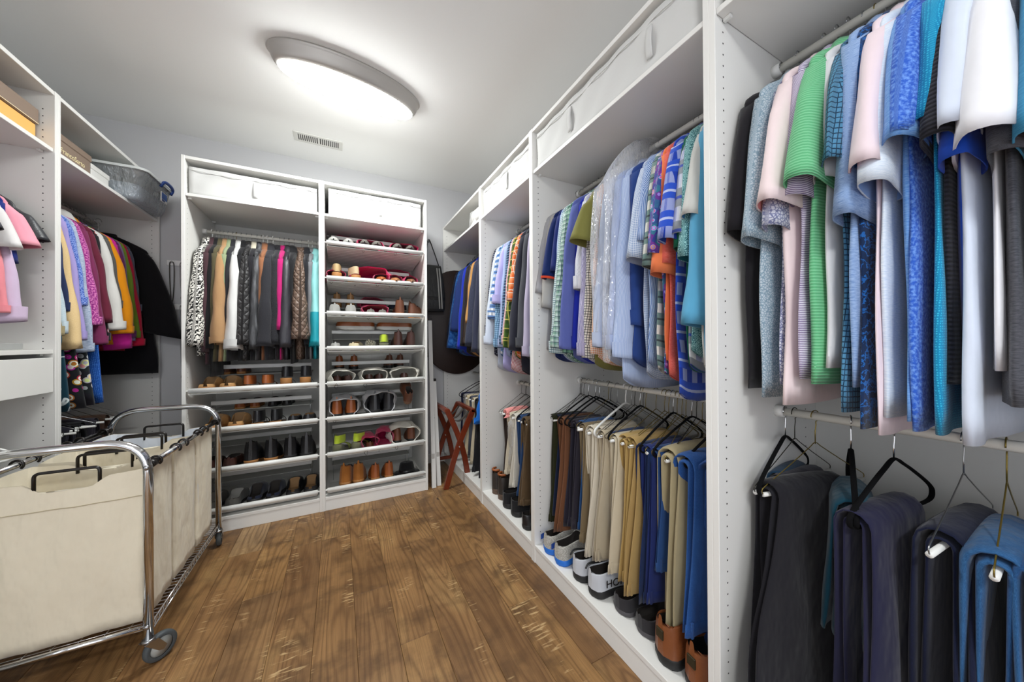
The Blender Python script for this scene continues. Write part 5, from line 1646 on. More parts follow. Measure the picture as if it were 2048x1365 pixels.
def dust_bag(label, loc, rz, mat, size=(.13, .26, .10), seed=0, tilt=0.0, group='dust bags on the shoe shelves', cord=True):
    """soft drawstring pouch, mouth towards local -y"""
    r = np.random.RandomState(seed + 5)
    o = thing('dust_bag', label, 'dust bag', loc, 0, group)
    o.rotation_euler = (tilt, 0, rz)
    w, l, h = size
    a = np.linspace(0, 2 * np.pi, 28, endpoint=False)
    ph = r.uniform(0, 6.28, 6)
    R = []
    for s in np.linspace(0, 1, 13):
        k = (.86 + .18 * math.sin(s * 2.6 + .4)) * (1 if s < .8 else math.sqrt(max(.05, 1 - ((s - .8) / .2) ** 2)))
        wr = 1 + .07 * np.sin(3 * a + ph[0] + 5 * s) + .05 * np.sin(7 * a + ph[1] - 9 * s)
        x = w / 2 * k * spow(np.cos(a), .8) * wr
        z = h / 2 * (1 + k * spow(np.sin(a), .8) * wr)
        z = np.clip(z - .02 * s * h, .002, None)
        R.append(np.stack([x, s * l + .014 * np.sin(2 * a + ph[2]) * (1 - s) + 0 * a, z], 1))
    f = R[0]
    c = f.mean(0)
    lip = [f + (c - f) * .05 + [0, .004, 0], R[2] + (R[2].mean(0) - R[2]) * .06, R[6] + (R[6].mean(0) - R[6]) * .10, R[9] + (R[9].mean(0) - R[9]) * .3]
    MB().loft(R, cap1=True).obj('pouch', mat, o)
    MB().loft([f] + lip, flip=True).obj('pouch_lining', mat, o)
    if cord:
        j = 18
        p = f[j]
        MB().tube(smooth_path([p, p + [.004, -.012, .004], p + [.012, -.022, -.02], p + [.002, -.022, -.038], p + [-.008, -.018, -.02], p + [.002, -.010, .0]], 4), .0013, 5).obj('drawstring', BPLASTIC, o)
    return o


DARKIN = plain('shoe_lining_dark', '#26211e', .8)
TANIN = plain('shoe_lining_tan', '#8a6a46', .8)
LB = lambda c1, c2, r=.45: S('leather', c1, c2, rough=r, wr=.15)
BLKL, BRNL, COGL, TANL, DKBR = LB('#161618', '#2c2c30', .32), LB('#5d3522', '#79482f'), LB('#8d4a22', '#b0652f', .38), LB('#b98a55', '#cfa26c'), LB('#3a211b', '#512f27', .35)
GREYF, NAVYF, WSOLE, BSOLE, GUM = S('solid', '#9d9c98', wr=.2), S('solid', '#1c2236', wr=.2), plain('white_rubber', '#e4e3dd', .6), plain('black_rubber', '#1b1b1c', .6), plain('gum_rubber', '#b8792f', .6)
TSOLE, PEWT, SILV = plain('tan_sole', '#a5713d', .6), LB('#55524e', '#8a8680', .25), LB('#8f8e8a', '#c9c8c2', .25)
MAGB, GRYB, WHTB = S('solid', '#b3164f', wr=1.0), S('solid', '#a7a7a9', wr=1.0), S('solid', '#d9d6cb', wr=1.0)
NEON, OLIV = S('solid', '#b9cf3a', wr=.2), S('solid', '#6a6a52', wr=.3)
HOT = S('solid', '#d41c66', wr=1.2)

FY = YB + .034          # front of a shoe standing behind the front rail
SLOPE = -.10


def on_shelf(x, k, dy=0.0, dz=0.0):
    """a spot on tier k of the shoe shelves"""
    return (x, FY + dy, TIER[k] - .0165 + SLOPE * (.034 + dy) + dz + .007)


def pair(fn, k, x, gap, what, *args, dy=0.0, rz=(0, 0), tilt=-.10, dz=0.0, **kw):
    for i, sx in enumerate((-.5, .5)):
        if fn is shoe:
            st, rest = args[0], args[1:]
            shoe(st, what, on_shelf(x + sx * gap, k, dy, dz), rz[i], *rest, tilt=tilt, group='pair: ' + what, **kw)
        else:
            fn(what, on_shelf(x + sx * gap, k, dy, dz), rz[i], *args, tilt=tilt, group='pair: ' + what, **kw)


def rear(k, x, gap, what, *args, **kw):
    """a pair on the raised rear ledge"""
    for sx in (-.5, .5):
        shoe(args[0], what, (x + sx * gap, YB + .335, TIER[k] + .071), 0, *args[1:], group='pair: ' + what, s=.72, **kw)


# --- coat wardrobe, four tiers (x from -.80 to -.14)
TOEIN = math.pi
pair(shoe, 3, -.70, .105, 'tan slingback wedge clog on the top tier under the coats', 'clog', TANL, TSOLE, TANIN, None)
pair(sandal, 3, -.49, .100, 'cognac strappy sandal on the top tier under the coats', COGL, TSOLE, heel=.012)
pair(sandal, 3, -.27, .115, 'black heeled sandal on the top tier under the coats', BLKL, TSOLE, heel=.05, straps=((.10, .085), (.66, .05)))
rear(3, -.68, .09, 'mid brown moccasin on the raised ledge under the coats', 'loafer', BRNL, TSOLE, DARKIN, None)
rear(2, -.60, .09, 'rust suede slipper on the raised second-tier ledge', 'slipper', COGL, TSOLE, DARKIN, None)
rear(2, -.40, .09, 'black knit slipper on the raised second-tier ledge', 'slipper', BLKL, BSOLE, DARKIN, None)
pair(shoe, 2, -.665, .118, 'beige leather slide behind the laundry cart rail', 'clog', TANL, TSOLE, TANIN, None)
pair(sandal, 2, -.44, .100, 'black and gold gladiator sandal', BLKL, TSOLE, heel=.012, straps=((.10, .085), (.30, .06), (.52, .055), (.70, .045), (.84, .035)))
pair(shoe, 2, -.24, .090, 'glossy black ballet flat', 'flat', BLKL, BSOLE, TANIN, None, rz=(0, 0))
pair(shoe, 1, -.69, .105, 'oxblood penny loafer behind the cart leg', 'loafer', DKBR, BSOLE, DARKIN, None)
pair(shoe, 1, -.47, .110, 'black ankle boot with tan stacked heel', 'boot', BLKL, TSOLE, DARKIN, None)
pair(shoe, 1, -.255, .098, 'all-black pull-on ankle boot', 'boot', BLKL, BSOLE, GREYF, None)
pair(shoe, 0, -.68, .115, 'grey felt slipper on the bottom tier', 'slipper', S('solid', '#55534f', wr=.2), BSOLE, GREYF, None)
pair(shoe, 0, -.455, .105, 'navy suede clog on the bottom tier', 'clog', NAVYF, BSOLE, DARKIN, None)
pair(shoe, 0, -.235, .105, 'black clog with brown footbed on the bottom tier', 'clog', BLKL, BSOLE, TANIN, None)

# --- shoe cabinet, eight tiers (x from -.07 to .61)
pair(shoe, 7, .02, .10, 'silver pointed slingback on the topmost shoe shelf', 'pump', SILV, BSOLE, DARKIN, None, rz=(TOEIN, TOEIN), dy=.255, tilt=.20, dz=.012)
dust_bag('crimson dust bag holding pewter pumps, topmost shoe shelf', on_shelf(.225, 7, .02), 0, MAGB, (.20, .27, .085), 1)
pair(shoe, 7, .225, .092, 'pewter pointed pump poking out of a crimson bag', 'pump', PEWT, BSOLE, DARKIN, None, rz=(TOEIN, TOEIN), dy=.245, dz=.016, tilt=.20)
dust_bag('crimson dust bag at the topmost shelf end, pewter heels inside', on_shelf(.475, 7, .02), 0, MAGB, (.23, .27, .09), 2)
pair(shoe, 7, .475, .10, 'dark pewter pump in the bag at the topmost shelf end', 'pump', PEWT, BSOLE, DARKIN, None, rz=(TOEIN, TOEIN), dy=.245, dz=.016, tilt=.20)
for i, x in enumerate((.03, .25, .40)):
    dust_bag('crimson dust bag lying on the raised ledge of the topmost shoe shelf', (x, YB + .335, TIER[7] + .071), 0, MAGB, (.16, .19, .085), 10 + i, group='crimson bags on the topmost ledge', cord=False)

dust_bag('crimson dust bag with a gold sandal, second shoe shelf', on_shelf(-.01, 6, .01), .1, MAGB, (.13, .24, .085), 3)
sandal('gold block-heeled sandal in the crimson bag', on_shelf(-.01, 6, .0, .008), 0, LB('#a48c62', '#cbb58a', .3), TSOLE, -.1, heel=.04)
sandal('champagne strappy sandal beside the fuchsia bag', on_shelf(.13, 6, .0, .0), .3, LB('#b39a78', '#d6c4a4', .3), TSOLE, -.1, heel=.04)
dust_bag('big crumpled fuchsia dust bag', on_shelf(.21, 6, .06), -.25, HOT, (.30, .30, .15), 4)
for i, x in enumerate((.30, .405, .525)):
    w = ('left-hand', 'middle', 'right-hand')[i]
    dust_bag(('crimson bag with a cognac heel beside the fuchsia bag', 'crimson bag with a copper pump', 'crimson bag with a bronze pump at the shelf end')[i], on_shelf(x, 6, .015), 0, MAGB, (.11, .25, .085), 20 + i)
    shoe('pump', ('cognac pump peeking from a crimson bag', 'copper pump peeking from a crimson bag', 'bronze pump peeking from the bag at the shelf end')[i], on_shelf(x, 6, .21, .007), TOEIN,
         (COGL, LB('#8b5a3a', '#b98055', .3), LB('#6e4a34', '#96694a', .3))[i], BSOLE, DARKIN, None, tilt=.1)
dust_bag('fuchsia dust bag on the raised second-shelf ledge', (.44, YB + .335, TIER[6] + .071), 0, HOT, (.30, .19, .10), 31, cord=False)

pair(shoe, 5, .03, .108, 'pale grey suede sneaker on the third shoe shelf', 'sneaker', GREYF, WSOLE, GREYF, None, s=.86)
dust_bag('crimson dust bag holding yellow-lined flats', on_shelf(.26, 5, .03), 0, MAGB, (.20, .25, .10), 5)
pair(shoe, 5, .265, .085, 'grey flat with yellow lining in a crimson bag', 'flat', S('solid', '#77736c', wr=.2), BSOLE, plain('yellow_lining', '#e0a21c', .7), None, dz=.006, s=.9)
shoe('boot', 'brown chukka boot with orange welt, heel to the front', on_shelf(.44, 5), 0, BRNL, GUM, DARKIN, None, tilt=-.1, group='brown chukka boots', s=.9)
shoe('boot', 'brown chukka boot lying turned beside its mate', on_shelf(.515, 5, .05), -.9, BRNL, GUM, DARKIN, None, tilt=-.05, group='brown chukka boots', s=.8)
rear(5, .04, .10, 'tan suede bootie on the raised third-shelf ledge', 'boot', TANL, TSOLE, TANIN, None)
dust_bag('crimson dust bag on the raised third-shelf ledge', (.26, YB + .335, TIER[5] + .071), 0, MAGB, (.22, .19, .10), 33, cord=False)
rear(5, .47, .09, 'navy loafer on the raised third-shelf ledge', 'loafer', NAVYF, BSOLE, DARKIN, None)

shoe('sneaker', 'large tan leather sneaker lying sideways, toe toward the coats', (.27, YB + .30, TIER[4] + .143), HP, COGL, WSOLE, DARKIN, GREYF, group='large tan sneakers')
shoe('sneaker', 'large tan leather sneaker lying sideways near the cabinet side', (.575, YB + .30, TIER[4] + .143), HP, COGL, WSOLE, DARKIN, GREYF, group='large tan sneakers')
shoe('flat', 'silver grey ballet flat at the end of the fourth shelf', on_shelf(-.02, 4), 0, SILV, BSOLE, DARKIN, None, tilt=-.1)
shoe('slipper', 'cream canvas espadrille on the fourth shoe shelf', on_shelf(.095, 4), -.25, S('solid', '#d2c3a0', wr=.2), TSOLE, TANIN, None, tilt=-.1, s=.85, name='espadrille')
shoe('loafer', 'snakeskin-print loafer with neon trim', on_shelf(.205, 4), -.35, S('print', '#8f8a78', '#3b382f', s=.9, wr=.2), plain('neon_rubber', '#c9dc3c', .6), DARKIN, None, tilt=-.1)
sandal('grey sandal with a neon yellow strap', on_shelf(.315, 4), -.1, NEON, OLIV, -.1, heel=.035)
pair(shoe, 4, .475, .10, 'dark brown leather bootie on the fourth shelf', 'boot', DKBR, BSOLE, DARKIN, None, s=.88)

for i, (x, wd, rz) in enumerate(((.03, .17, .2), (.245, .20, 0), (.47, .22, -.15))):
    what = ('beside the coats', 'in the middle', 'at the cabinet side')[i]
    dust_bag('off-white dust bag with dark shoes, fifth shelf, ' + what, on_shelf(x, 3, .0), rz, WHTB, (wd, .27, .105), 6 + i)
    for j, dx in enumerate((-.035, .04) if i < 2 else (.0,)):
        shoe('loafer', 'dark brown loafer in the off-white bag ' + what, on_shelf(x + dx, 3, .03, .012), rz, DKBR, BSOLE, DARKIN, None, tilt=-.1, s=.74, group='loafers in off-white bags')
rear(3, .06, .11, 'russet boot on the raised fifth-shelf ledge', 'boot', COGL, BSOLE, DARKIN, None)
rear(3, .44, .09, 'amber brown boot on the raised fifth-shelf ledge', 'boot', BRNL, BSOLE, DARKIN, None)

dust_bag('grey dust bag around russet boots', on_shelf(.035, 2, .0), 0, GRYB, (.21, .27, .155), 40)
pair(shoe, 2, .035, .095, 'russet ankle boot in a grey dust bag', 'boot', COGL, BSOLE, DARKIN, None, dy=.01, dz=.006, s=.86)
dust_bag('grey dust bag around black boots', on_shelf(.29, 2, .0), 0, GRYB, (.24, .27, .185), 41)
pair(shoe, 2, .30, .10, 'black ankle boot in a grey dust bag', 'boot', BLKL, BSOLE, DARKIN, None, dy=.0, dz=.008)
shoe('boot', 'single brown bootie with its sole tipped forward', on_shelf(.50, 2, .04, .06), 0, BRNL, plain('brown_sole', '#7d5c46', .6), DARKIN, None, tilt=.75, s=.85)

pair(sandal, 1, .04, .125, 'olive wedge sandal with lime strap', NEON, OLIV, heel=.05, rz=(-.35, -.45))
dust_bag('maroon dust bag on the seventh shelf', on_shelf(.215, 1, .0), .15, MAGB, (.13, .24, .10), 50)
shoe('flat', 'brown flat inside the maroon bag', on_shelf(.215, 1, .02, .008), .1, BRNL, BSOLE, DARKIN, None, tilt=-.1, s=.85)
dust_bag('plump maroon dust bag tied shut', on_shelf(.315, 1, .01), -.1, MAGB, (.14, .24, .13), 51)
dust_bag('white dust bag around brown shoes on the seventh shelf', on_shelf(.47, 1, -.005), 0, WHTB, (.24, .27, .15), 52)
pair(shoe, 1, .47, .11, 'brown bootie in the white dust bag', 'boot', BRNL, BSOLE, DARKIN, None, dy=.01, dz=.008, s=.78)

pair(shoe, 0, .075, .105, 'honey suede chelsea boot on the lowest shoe shelf', 'boot', LB('#8e5520', '#b3742f', .7), TSOLE, DARKIN, None, rz=(-.45, -.1))
pair(shoe, 0, .30, .10, 'cognac woven bootie on the lowest shoe shelf', 'boot', COGL, TSOLE, DARKIN, None, s=.82)
o = thing('felt_hat', 'black felt hat lying on the lowest shoe shelf', 'hat', on_shelf(.50, 0, .11, .0))
o.rotation_euler = (-.1, 0, 0)
MB().lathe([(.098, .002), (.105, .006), (.09, .012), (.062, .014), (.058, .06), (.05, .085), (.03, .09), (.002, .084)], 32, cap0=True).obj('felt', S('solid', '#121214', wr=.3), o)
MB().lathe([(.0635, .016), (.0625, .034), (.0595, .034)], 32).obj('hat_band', BLKL, o)

# --- on the floors of the right-hand bays (toes to the wall)
FZ = .0985
RUN = S('knit', '#9f9c94', '#c9c7c0', s=.6, wr=.2)
for y, w in ((1.475, 'against the panel'), (1.375, 'nearer the white sneakers')):
    o = shoe('sneaker', 'grey and blue running shoe ' + w, (XR + .012, y, FZ), -HP + .1, RUN, plain('blue_rubber', '#1f6fd0', .55), DARKIN, WSOLE, group='grey and blue running shoes', s=1.02)
    MB().loft([[(-.052 - .004 * math.sin(q * 3), .01 + q * .09, z) for q in np.linspace(0, 1, 8)] for z in (.042, .055, .07)], closed=False).obj('side_mesh', S('dots', '#1a4fb0', '#0e2d72', s=.7, wr=0), o)
for y, w in ((1.255, 'beside the running shoes'), (1.145, 'beside the black clogs')):
    o = shoe('sneaker', 'white and black sneaker lettered HOKA ' + w, (XR + .025, y, FZ), -HP - .12, S('solid', '#c3c6cc', wr=.2), BSOLE, DARKIN, None, group='white and black sneakers', s=1.08)
    link('lettering', text_mesh('HOKA', .042, BPLASTIC), o, (.0535, .10, .064), (HP, 0, HP))
    MB().tube(smooth_path([(-.03, .0, .086), (-.036, .02, .10), (-.044, .07, .088), (-.048, .12, .07)], 4), .004, 6).obj('trim', BSOLE, o)
for y, w in ((1.02, 'below the golden khakis'), (.905, 'below the olive khakis')):
    shoe('slipper', 'dark grey foam clog ' + w, (XR + .06, y, FZ), -HP - .08, S('solid', '#2f2d30', wr=.1), plain('charcoal_foam', '#4a474a', .6), DARKIN, None, group='dark grey foam clogs', s=1.1, name='clog')
for y, w in ((.79, 'below the cuffed jeans'), (.675, 'against the near panel')):
    o = shoe('hiker', 'brown leather work shoe with black sole ' + w, (XR + .03, y, FZ), -HP - .1, LB('#7a4425', '#9c5d33', .4), BSOLE, DARKIN, None, group='brown leather work shoes', s=1.05)
    MB().box((-.014, -.0045, .085), (.014, .0015, .115), .001).obj('heel_badge', plain('dark_badge', '#3b3524', .4, .4), o)
for y, w in ((2.24, 'against the corner-bay panel'), (2.14, 'beside the black sneakers')):
    o = shoe('boot', 'dark boot with orange leather collar ' + w, (XR + .05, y, FZ), -HP, LB('#2a2522', '#3d3732'), plain('brown_welt', '#5d4a3c', .6), TANIN, None, group='dark boots with orange collar')
    MB().tube([(.03 * math.cos(q), .045 + .040 * math.sin(q), .172) for q in np.linspace(math.pi, 2 * math.pi, 10)], .008, 8).obj('collar_pad', COGL, o)
for y, w in ((2.02, 'beside the dark boots'), (1.90, 'with thick sole')):
    shoe('sneaker', 'all-black running sneaker ' + w, (XR + .03, y, FZ), -HP - .1, S('solid', '#17171a', wr=.2), BSOLE, DARKIN, BPLASTIC, group='all-black sneakers', s=1.06)
shoe('sneaker', 'small black lace-up shoe beside the bay panel', (XR + .02, 1.74, FZ), -HP - .2, BLKL, BSOLE, DARKIN, BPLASTIC, s=.9)
shoe('loafer', 'black dress shoe on the floor of the corner bay', (XR + .10, 2.72, FZ), -HP, BLKL, BSOLE, DARKIN, None)

# ------------------------------------------------------------------ laundry cart with three canvas bags
CX0, CX1, CY0, CY1 = -1.075, -.632, 1.735, 2.555
CTOP, CRAIL, CSH = .842, .748, .150
cart = thing('laundry_cart', 'chrome laundry cart on castors standing by the left wardrobes', 'laundry cart', (0, 0, 0))
CVS = S('solid', '#efe5ce', wr=1.1)
CVS_IN = S('solid', '#dfe3e8', wr=.5)
for y in (CY0, CY1):
    pts = fillet([(CX0, y, .105), (CX0, y, CTOP), (CX1, y, CTOP), (CX1, y, .105)], .125, 10)
    fr = MB().tube(pts, .0145, 16).obj('end_frame', CHROME, cart)
    MB().tube([(CX0, y, CSH), (CX1, y, CSH)], .009, 12).obj('lower_rail', CHROME, fr)
    for x in (CX0, CX1):
        for z in (CRAIL - .005, CSH + .005):
            s = -1 if y == CY0 else 1
            MB().lathe([(.001, 0), (.006, 0), (.0095, .0035), (.0095, .006)], 14, axis='y').obj('bolt', STEEL, fr).location = (x, y + s * .019, z)
            fr.children[-1].rotation_euler = (0, 0, 0 if s < 0 else math.pi)
for x in (CX0, CX1):
    rl = MB().tube([(x, CY0 + .012, CRAIL), (x, CY1 - .012, CRAIL)], .0105, 14).obj('side_rail', CHROME, cart)
    for y0, y1 in ((CY0 + .010, CY0 + .045), (CY1 - .045, CY1 - .010)):
        MB().lathe([(.011, y0), (.0155, y0), (.0155, y1), (.011, y1)], 14, axis='y').obj('rail_cap', BPLASTIC, rl).location = (x, 0, CRAIL)
# wire shelf
sh = MB().tube([(CX0, CY0, CSH - .004), (CX0, CY1, CSH - .004)], .004, 8).obj('wire_shelf', CHROME, cart)
MB().tube([(CX1, CY0, CSH - .004), (CX1, CY1, CSH - .004)], .004, 8).obj('edge_wire', CHROME, sh)
for x in (CX0, CX1):
    MB().tube([(x, CY0, CSH - .032), (x, CY1, CSH - .032)], .0038, 8).obj('edge_wire', CHROME, sh)
    zz = [(x, y, CSH - .006 if i % 2 else CSH - .030) for i, y in enumerate(np.linspace(CY0 + .015, CY1 - .015, 50))]
    MB().tube(fillet(zz, .006, 3), .0022, 6).obj('truss_wire', CHROME, sh)
cw = MB().tube([(CX0, 0, CSH - .002), (CX1, 0, CSH - .002)], .0017, 6).mesh('cross_wire', CHROME)
for y in np.arange(CY0 + .03, CY1 - .01, .0245):
    link('cross_wire', cw, sh, (0, y, 0))
lw = MB().tube([(0, CY0, CSH - .0055), (0, CY1, CSH - .0055)], .0018, 6).mesh('long_wire', CHROME)
for x in np.linspace(CX0 + .06, CX1 - .06, 6):
    link('long_wire', lw, sh, (x, 0, 0))
# castors
for x, y, rz in ((CX1, CY0, -.75), (CX0, CY0, -.4), (CX1, CY1, .15), (CX0, CY1, .3)):
    ca = link('castor', MB().lathe([(.004, .105), (.018, .105), (.020, .100), (.018, .094), (.004, .094)], 18).mesh('castor', STEEL), cart, (x, y, 0), rz)
    for s in (-1, 1):
        f = MB().prism([(-.020, .096), (.020, .096), (.046, .052), (.036, .040), (.022, .046)], 0, s * .017 - .0012, s * .017 + .0012).obj('fork', STEEL, ca)
    whl = link('wheel', MB().lathe([(.034, -.010), (.044, -.012), (.049, -.008), (.050, 0), (.049, .008), (.044, .012), (.034, .010)], 30, axis='x').mesh('wheel', RUBBER), ca, (0, .034, .050))
    hub = MB().lathe([(.003, -.013), (.010, -.013), (.012, -.008), (.0345, -.007), (.0345, .007), (.012, .008), (.010, .013), (.003, .013)], 24, axis='x', cap0=True, cap1=True).obj('wheel_hub', plain('hub_grey', '#b9bcb8', .4), ca)
    hub.location = (0, .034, .050)


def laundry_bag(label, y0, y1, seed, lining):
    r = np.random.RandomState(seed)
    o = thing('laundry_bag', label, 'laundry bag', (0, 0, 0), 0, 'canvas bags in the laundry cart')
    x0, x1, zb, zt = CX0 + .026, CX1 - .022, CSH + .006, CRAIL - .018
    n = 22

    def ring(z, inset, sag=0.0, dip=0.0):
        s = (z - zb) / (zt - zb)
        bul = .016 * math.sin(math.pi * min(1, s * 1.02)) if not inset else .0
        xs = np.linspace(x0, x1, n)
        wob = lambda q, k: .004 * np.sin(q * 26 + k + z * 9) * (1 - s * .3) + .0025 * np.sin(q * 61 - z * 14 + k)
        hump = np.sin(np.pi * (xs - x0) / (x1 - x0))
        mid = np.exp(-((xs - (x0 + x1) / 2) / .085) ** 8)
        zf = z - sag * hump - dip * mid
        front = np.stack([xs, y0 - bul * hump * .8 + inset + wob(xs, seed), zf], 1)
        back = np.stack([xs[::-1], y1 + bul * hump * .3 - inset + wob(xs, seed + 2), zf[::-1]], 1)
        ys = np.linspace(y0, y1, 8)[1:-1]
        hy = np.sin(np.pi * (ys - y0) / (y1 - y0))
        right = np.stack([x1 - inset + .006 * hy + .004 * np.sin(ys * 50 + z * 11 + seed), ys, np.full(6, z) + .004 * hy], 1)
        left = np.stack([x0 + inset - .006 * hy[::-1], ys[::-1], np.full(6, z) + .004 * hy], 1)
        return np.concatenate([front, right, back, left])
    zs = np.linspace(zb, zt, 16)
    R = [ring(z, 0) for z in zs[:-1]] + [ring(zt, 0, .012, .030)]
    MB().loft(R, cap0=True).obj('canvas_body', CVS, o)
    inn = [ring(zt, .004, .012, .030), ring(zt - .08, .008), ring(zb + .2, .012), ring(zb + .03, .014)]
    MB().loft(inn, cap1=True, flip=True).obj('bag_lining', lining, o)
    # turned-over top band on the long sides
    for side, yy, sg in (('front', y0, -1), ('back', y1, 1)):
        idx = slice(0, n) if sg < 0 else slice(n + 6, 2 * n + 6)
        rows = []
        for q in np.linspace(0, 1, 5):
            z = zt - .10 * (1 - q)
            p = ring(z, 0, .012 * q ** 2, .030 * q ** 2)[idx] + [0, sg * .0035, 0]
            rows.append(p)
        MB().loft(rows, closed=False).obj('top_band', CVS, o)
        MB().tube(rows[0] + [0, sg * .001, 0], .0014, 5).obj('stitch_line', S('solid', '#c9bc9c', wr=0), o)
        mx = (x0 + x1) / 2
        zh = zt - .046
        yb = yy + sg * (-.006)
        MB().tube(fillet([(mx - .078, yb, zh), (mx - .078, yb, zt + .026), (mx + .078, yb, zt + .026), (mx + .078, yb, zh)], .016, 6), .0052, 10).obj('handle', BPLASTIC, o)
    for x, sg in ((CX0, -1), (CX1, 1)):
        for y in (y0 + .025, y1 - .025):
            arc = [(x + .0170 * math.cos(q), y, CRAIL + .0170 * math.sin(q)) for q in np.linspace(-.9, math.pi + .9, 14)]
            MB().tube(arc, .0045, 8).obj('rail_hook', BPLASTIC, o)
    return o


laundry_bag('cream canvas laundry bag at the open end of the cart', 1.770, 2.000, 1, CVS)
laundry_bag('cream canvas laundry bag in the middle of the cart', 2.030, 2.265, 2, CVS)
laundry_bag('cream canvas laundry bag with pale grey lining, cart end by the coats', 2.295, 2.520, 3, CVS_IN)

# ------------------------------------------------------------------ folded table, luggage rack and bag in the corner
TOPM = S('leather', '#1f0f0a', '#321a11', rough=.5, wr=0)
tb = thing('folding_table', 'folded oval table with dark brown top and white metal legs', 'table', (1.075, 3.285, 0))
a = np.linspace(0, 2 * np.pi, 64, endpoint=False)


def tt_(k, y):
    return np.stack([.40 * k * np.cos(a), np.full(64, y), 1.405 + .525 * k * np.sin(a)], 1)


tp = MB().loft([tt_(.985, -.018), tt_(1, -.014), tt_(1, .012), tt_(.985, .016)], cap0=True, cap1=True).obj('table_top', TOPM, tb)
LEGM = plain('white_leg_enamel', '#d7d6d2', .4)


def leg(p0, p1, wdt=.017, d=.012):
    p0, p1 = np.array(p0), np.array(p1)
    R = [[p + q for q in ((-wdt, -d, 0), (wdt, -d, 0), (wdt, d, 0), (-wdt, d, 0))] for p in (p0, p1)]
    return MB().loft(R, cap0=True, cap1=True, smooth=False)


for p0, p1 in (((-.378, -.515, 0), (-.345, -.260, 1.40)), ((-.330, -.490, 0), (-.330, -.335, .86))):
    lg = leg(p0, p1).obj('leg', LEGM, tb)
    MB().box((p1[0] - .019, p1[1] - .014, p1[2] - .002), (p1[0] + .019, p1[1] + .014, p1[2] + .022), .003).obj('end_cap', BPLASTIC, lg)
    MB().box((p0[0] - .012, p0[1] - .0155, .22), (p0[0] + .012, p0[1] - .010, .27), .001).obj('leg_sticker', plain('sticker_grey', '#b4b2ad', .5), lg).location = (.003, .045, 0)
MB().tube([(-.330, -.39, .55), (-.364, -.415, .55)], .006, 8).obj('cross_link', STEEL, tb)
MB().tube([(-.345, -.262, 1.36), (-.338, -.02, 1.36)], .008, 8).obj('hinge_bar', LEGM, tb)

CHERRY = plain('cherry_wood', '#7a2f14', .32, noise=.35)
lr = thing('luggage_rack', 'folding cherry-wood luggage rack standing before the corner bay', 'luggage rack', (.892, 2.9, 0))


def curved(x0, x1, z1, bow, y):
    P = []
    for s in np.linspace(0, 1, 16):
        P.append((x0 + (x1 - x0) * s + bow * math.sin(math.pi * s), z1 * s))
    P = np.array(P)
    T = np.gradient(P, axis=0)
    T /= np.linalg.norm(T, axis=1)[:, None]
    N = np.stack([-T[:, 1], T[:, 0]], 1)
    R = []
    for p, nn in zip(P, N):
        q = nn * .021
        R.append([(p[0] - q[0], y - .010, max(0, p[1] - q[1])), (p[0] + q[0], y - .010, max(0, p[1] + q[1])), (p[0] + q[0], y + .010, max(0, p[1] + q[1])), (p[0] - q[0], y + .010, max(0, p[1] - q[1]))])
    return MB().loft(R, cap0=True, cap1=True, smooth=False)


for y in (-.205, .20):
    curved(-.118, .120, .625, -.022, y - .011).obj('leg', CHERRY, lr, fix=True)
    curved(.085, -.100, .640, .035, y + .011).obj('leg', CHERRY, lr, fix=True)
    MB().lathe([(.001, -.002), (.006, -.002), (.006, .002)], 12, axis='y', cap0=True).obj('pivot_pin', CHROME, lr).location = (-.005, y - .023, .335)
for x, z, y0, y1 in ((.120, .622, -.226, .20), (-.100, .637, -.20, .222)):
    MB().box((x - .018, y0, z - .016), (x + .018, y1, z + .016), .005).obj('top_rail', CHERRY, lr)
for y in (-.13, 0, .13):
    P = [(-.10 + .22 * s, .636 - .016 * s - .10 * math.sin(math.pi * s)) for s in np.linspace(0, 1, 14)]
    MB().loft([[(x, y - .022, z), (x, y + .022, z), (x, y + .022, z - .003), (x, y - .022, z - .003)] for x, z in P], cap0=True, cap1=True).obj('strap', S('solid', '#3a322c', wr=.2), lr)
MB().box((-.12, .19, .10), (.11, .21, .13), .004).obj('stretcher', CHERRY, lr)

bg = thing('shoulder_bag', 'black nylon shoulder bag with grey stripes hanging beside the shoe cabinet', 'bag', (.80, 3.195, 1.50))
NYL = S('solid', '#2c2d2c', rough=.55, wr=.6)
STR = S('solid', '#b3b3ad', wr=.2)
hw, dp = .115, .05


def bring(z, k, kd):
    q = np.linspace(0, 2 * np.pi, 28, endpoint=False)
    return np.stack([hw * k * spow(np.cos(q), .55), dp * kd * spow(np.sin(q), .6), np.full(28, z)], 1)


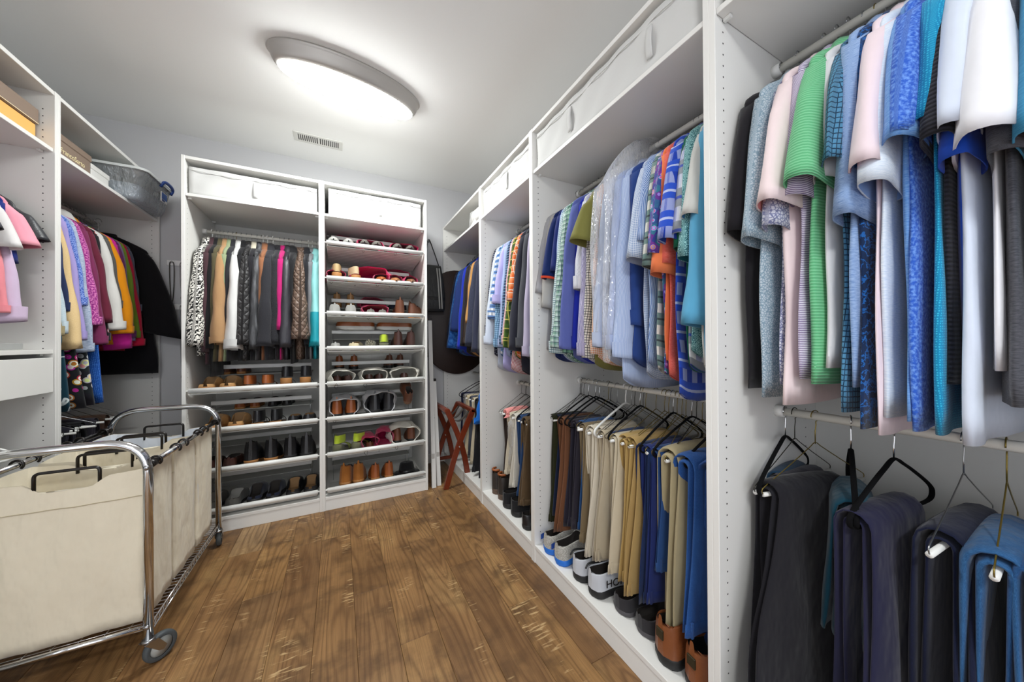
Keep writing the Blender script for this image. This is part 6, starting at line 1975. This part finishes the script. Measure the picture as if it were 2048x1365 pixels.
MB().loft([bring(0, .90, .75), bring(.02, 1, 1), bring(.14, 1.03, 1.05), bring(.30, .90, .9), bring(.42, .74, .5), bring(.44, .70, .25)], cap0=True, cap1=True).obj('pouch', NYL, bg)
MB().loft([bring(.0, .93, .80) * [1, 1, 1], bring(.13, 1.05, 1.10), bring(.135, 1.03, 1.06)]).obj('lower_panel', S('solid', '#191919', rough=.5, wr=.6), bg)
for dx in (.035, .058):
    P = [(dx + .022 * (1 - z / .42), -dp * np.interp(z, [0, .02, .14, .30, .42], [.75, 1, 1.05, .9, .5]) - .002, z) for z in np.linspace(.02, .41, 12)]
    MB().loft([[(x - .006, y, z), (x + .006, y, z), (x + .006, y - .0015, z), (x - .006, y - .0015, z)] for x, y, z in P], cap0=True, cap1=True).obj('stripe', STR, bg)
MB().tube(smooth_path([(-.07, 0, .43), (-.04, .07, .60), (.0, .133, .722), (.03, .07, .60), (.065, 0, .43)], 6), .010, 8, flat=.3).obj('shoulder_strap', NYL, bg)
hk = thing('wall_hook', 'small steel wall hook holding the black shoulder bag', 'hook', (.80, WALL_B, 2.215))
MB().lathe([(.002, -.006), (.016, -.006), (.016, 0)], 16, axis='y', cap0=True).obj('plate', STEEL, hk)
MB().tube(smooth_path([(0, -.004, 0), (0, -.022, -.006), (0, -.026, .006), (0, -.024, .016)], 5), .003, 8).obj('peg', STEEL, hk)

# ------------------------------------------------------------------ necklaces on the back wall, between left bay and coat wardrobe
rr = np.random.RandomState(4)
for nm, z, lab in (('necklace_rack', 1.80, 'white necklace rack on the grey wall, upper of two'), ('necklace_rack', 1.475, 'white necklace rack on the grey wall, lower of two')):
    rk = thing(nm, lab, 'rack', (-1.03, WALL_B, z))
    MB().box((-.088, -.012, -.020), (.12, 0, .020), .004).obj('plate', plain('rack_white', '#f4f4f2', .4), rk)
    for x in (-.055, .0, .06):
        MB().tube(fillet([(x, -.010, 0), (x, -.032, 0), (x, -.032, .012)], .006, 4), .0025, 8).obj('peg', CHROME, rk)
for i, (x, z, ln, m, lab) in enumerate(((-1.085, 1.80, .30, WIRE, 'dark beaded necklace on the upper wall rack'), (-1.03, 1.80, .24, STEEL, 'silver chain necklace on the upper wall rack'),
                                        (-1.085, 1.475, .12, STEEL, 'short silver necklace on the lower wall rack'), (-1.03, 1.475, .50, STEEL, 'long silver pendant necklace on the lower wall rack'))):
    nk = thing('necklace', lab, 'necklace', (x, WALL_B - .027, z))
    MB().tube(smooth_path([(0, 0, .004), (-.012, .004, -.02), (-.010, .006, -ln * .6), (0, .008, -ln), (.010, .006, -ln * .6), (.012, .004, -.02)], 6, True), .0018 if i else .0026, 6, closed=True).obj('chain', m, nk)
    MB().lathe([(.001, -.018), (.008, -.010), (.008, .0), (.003, .010), (.001, .014)], 12).obj('pendant', m, nk).location = (0, .008, -ln - .012)
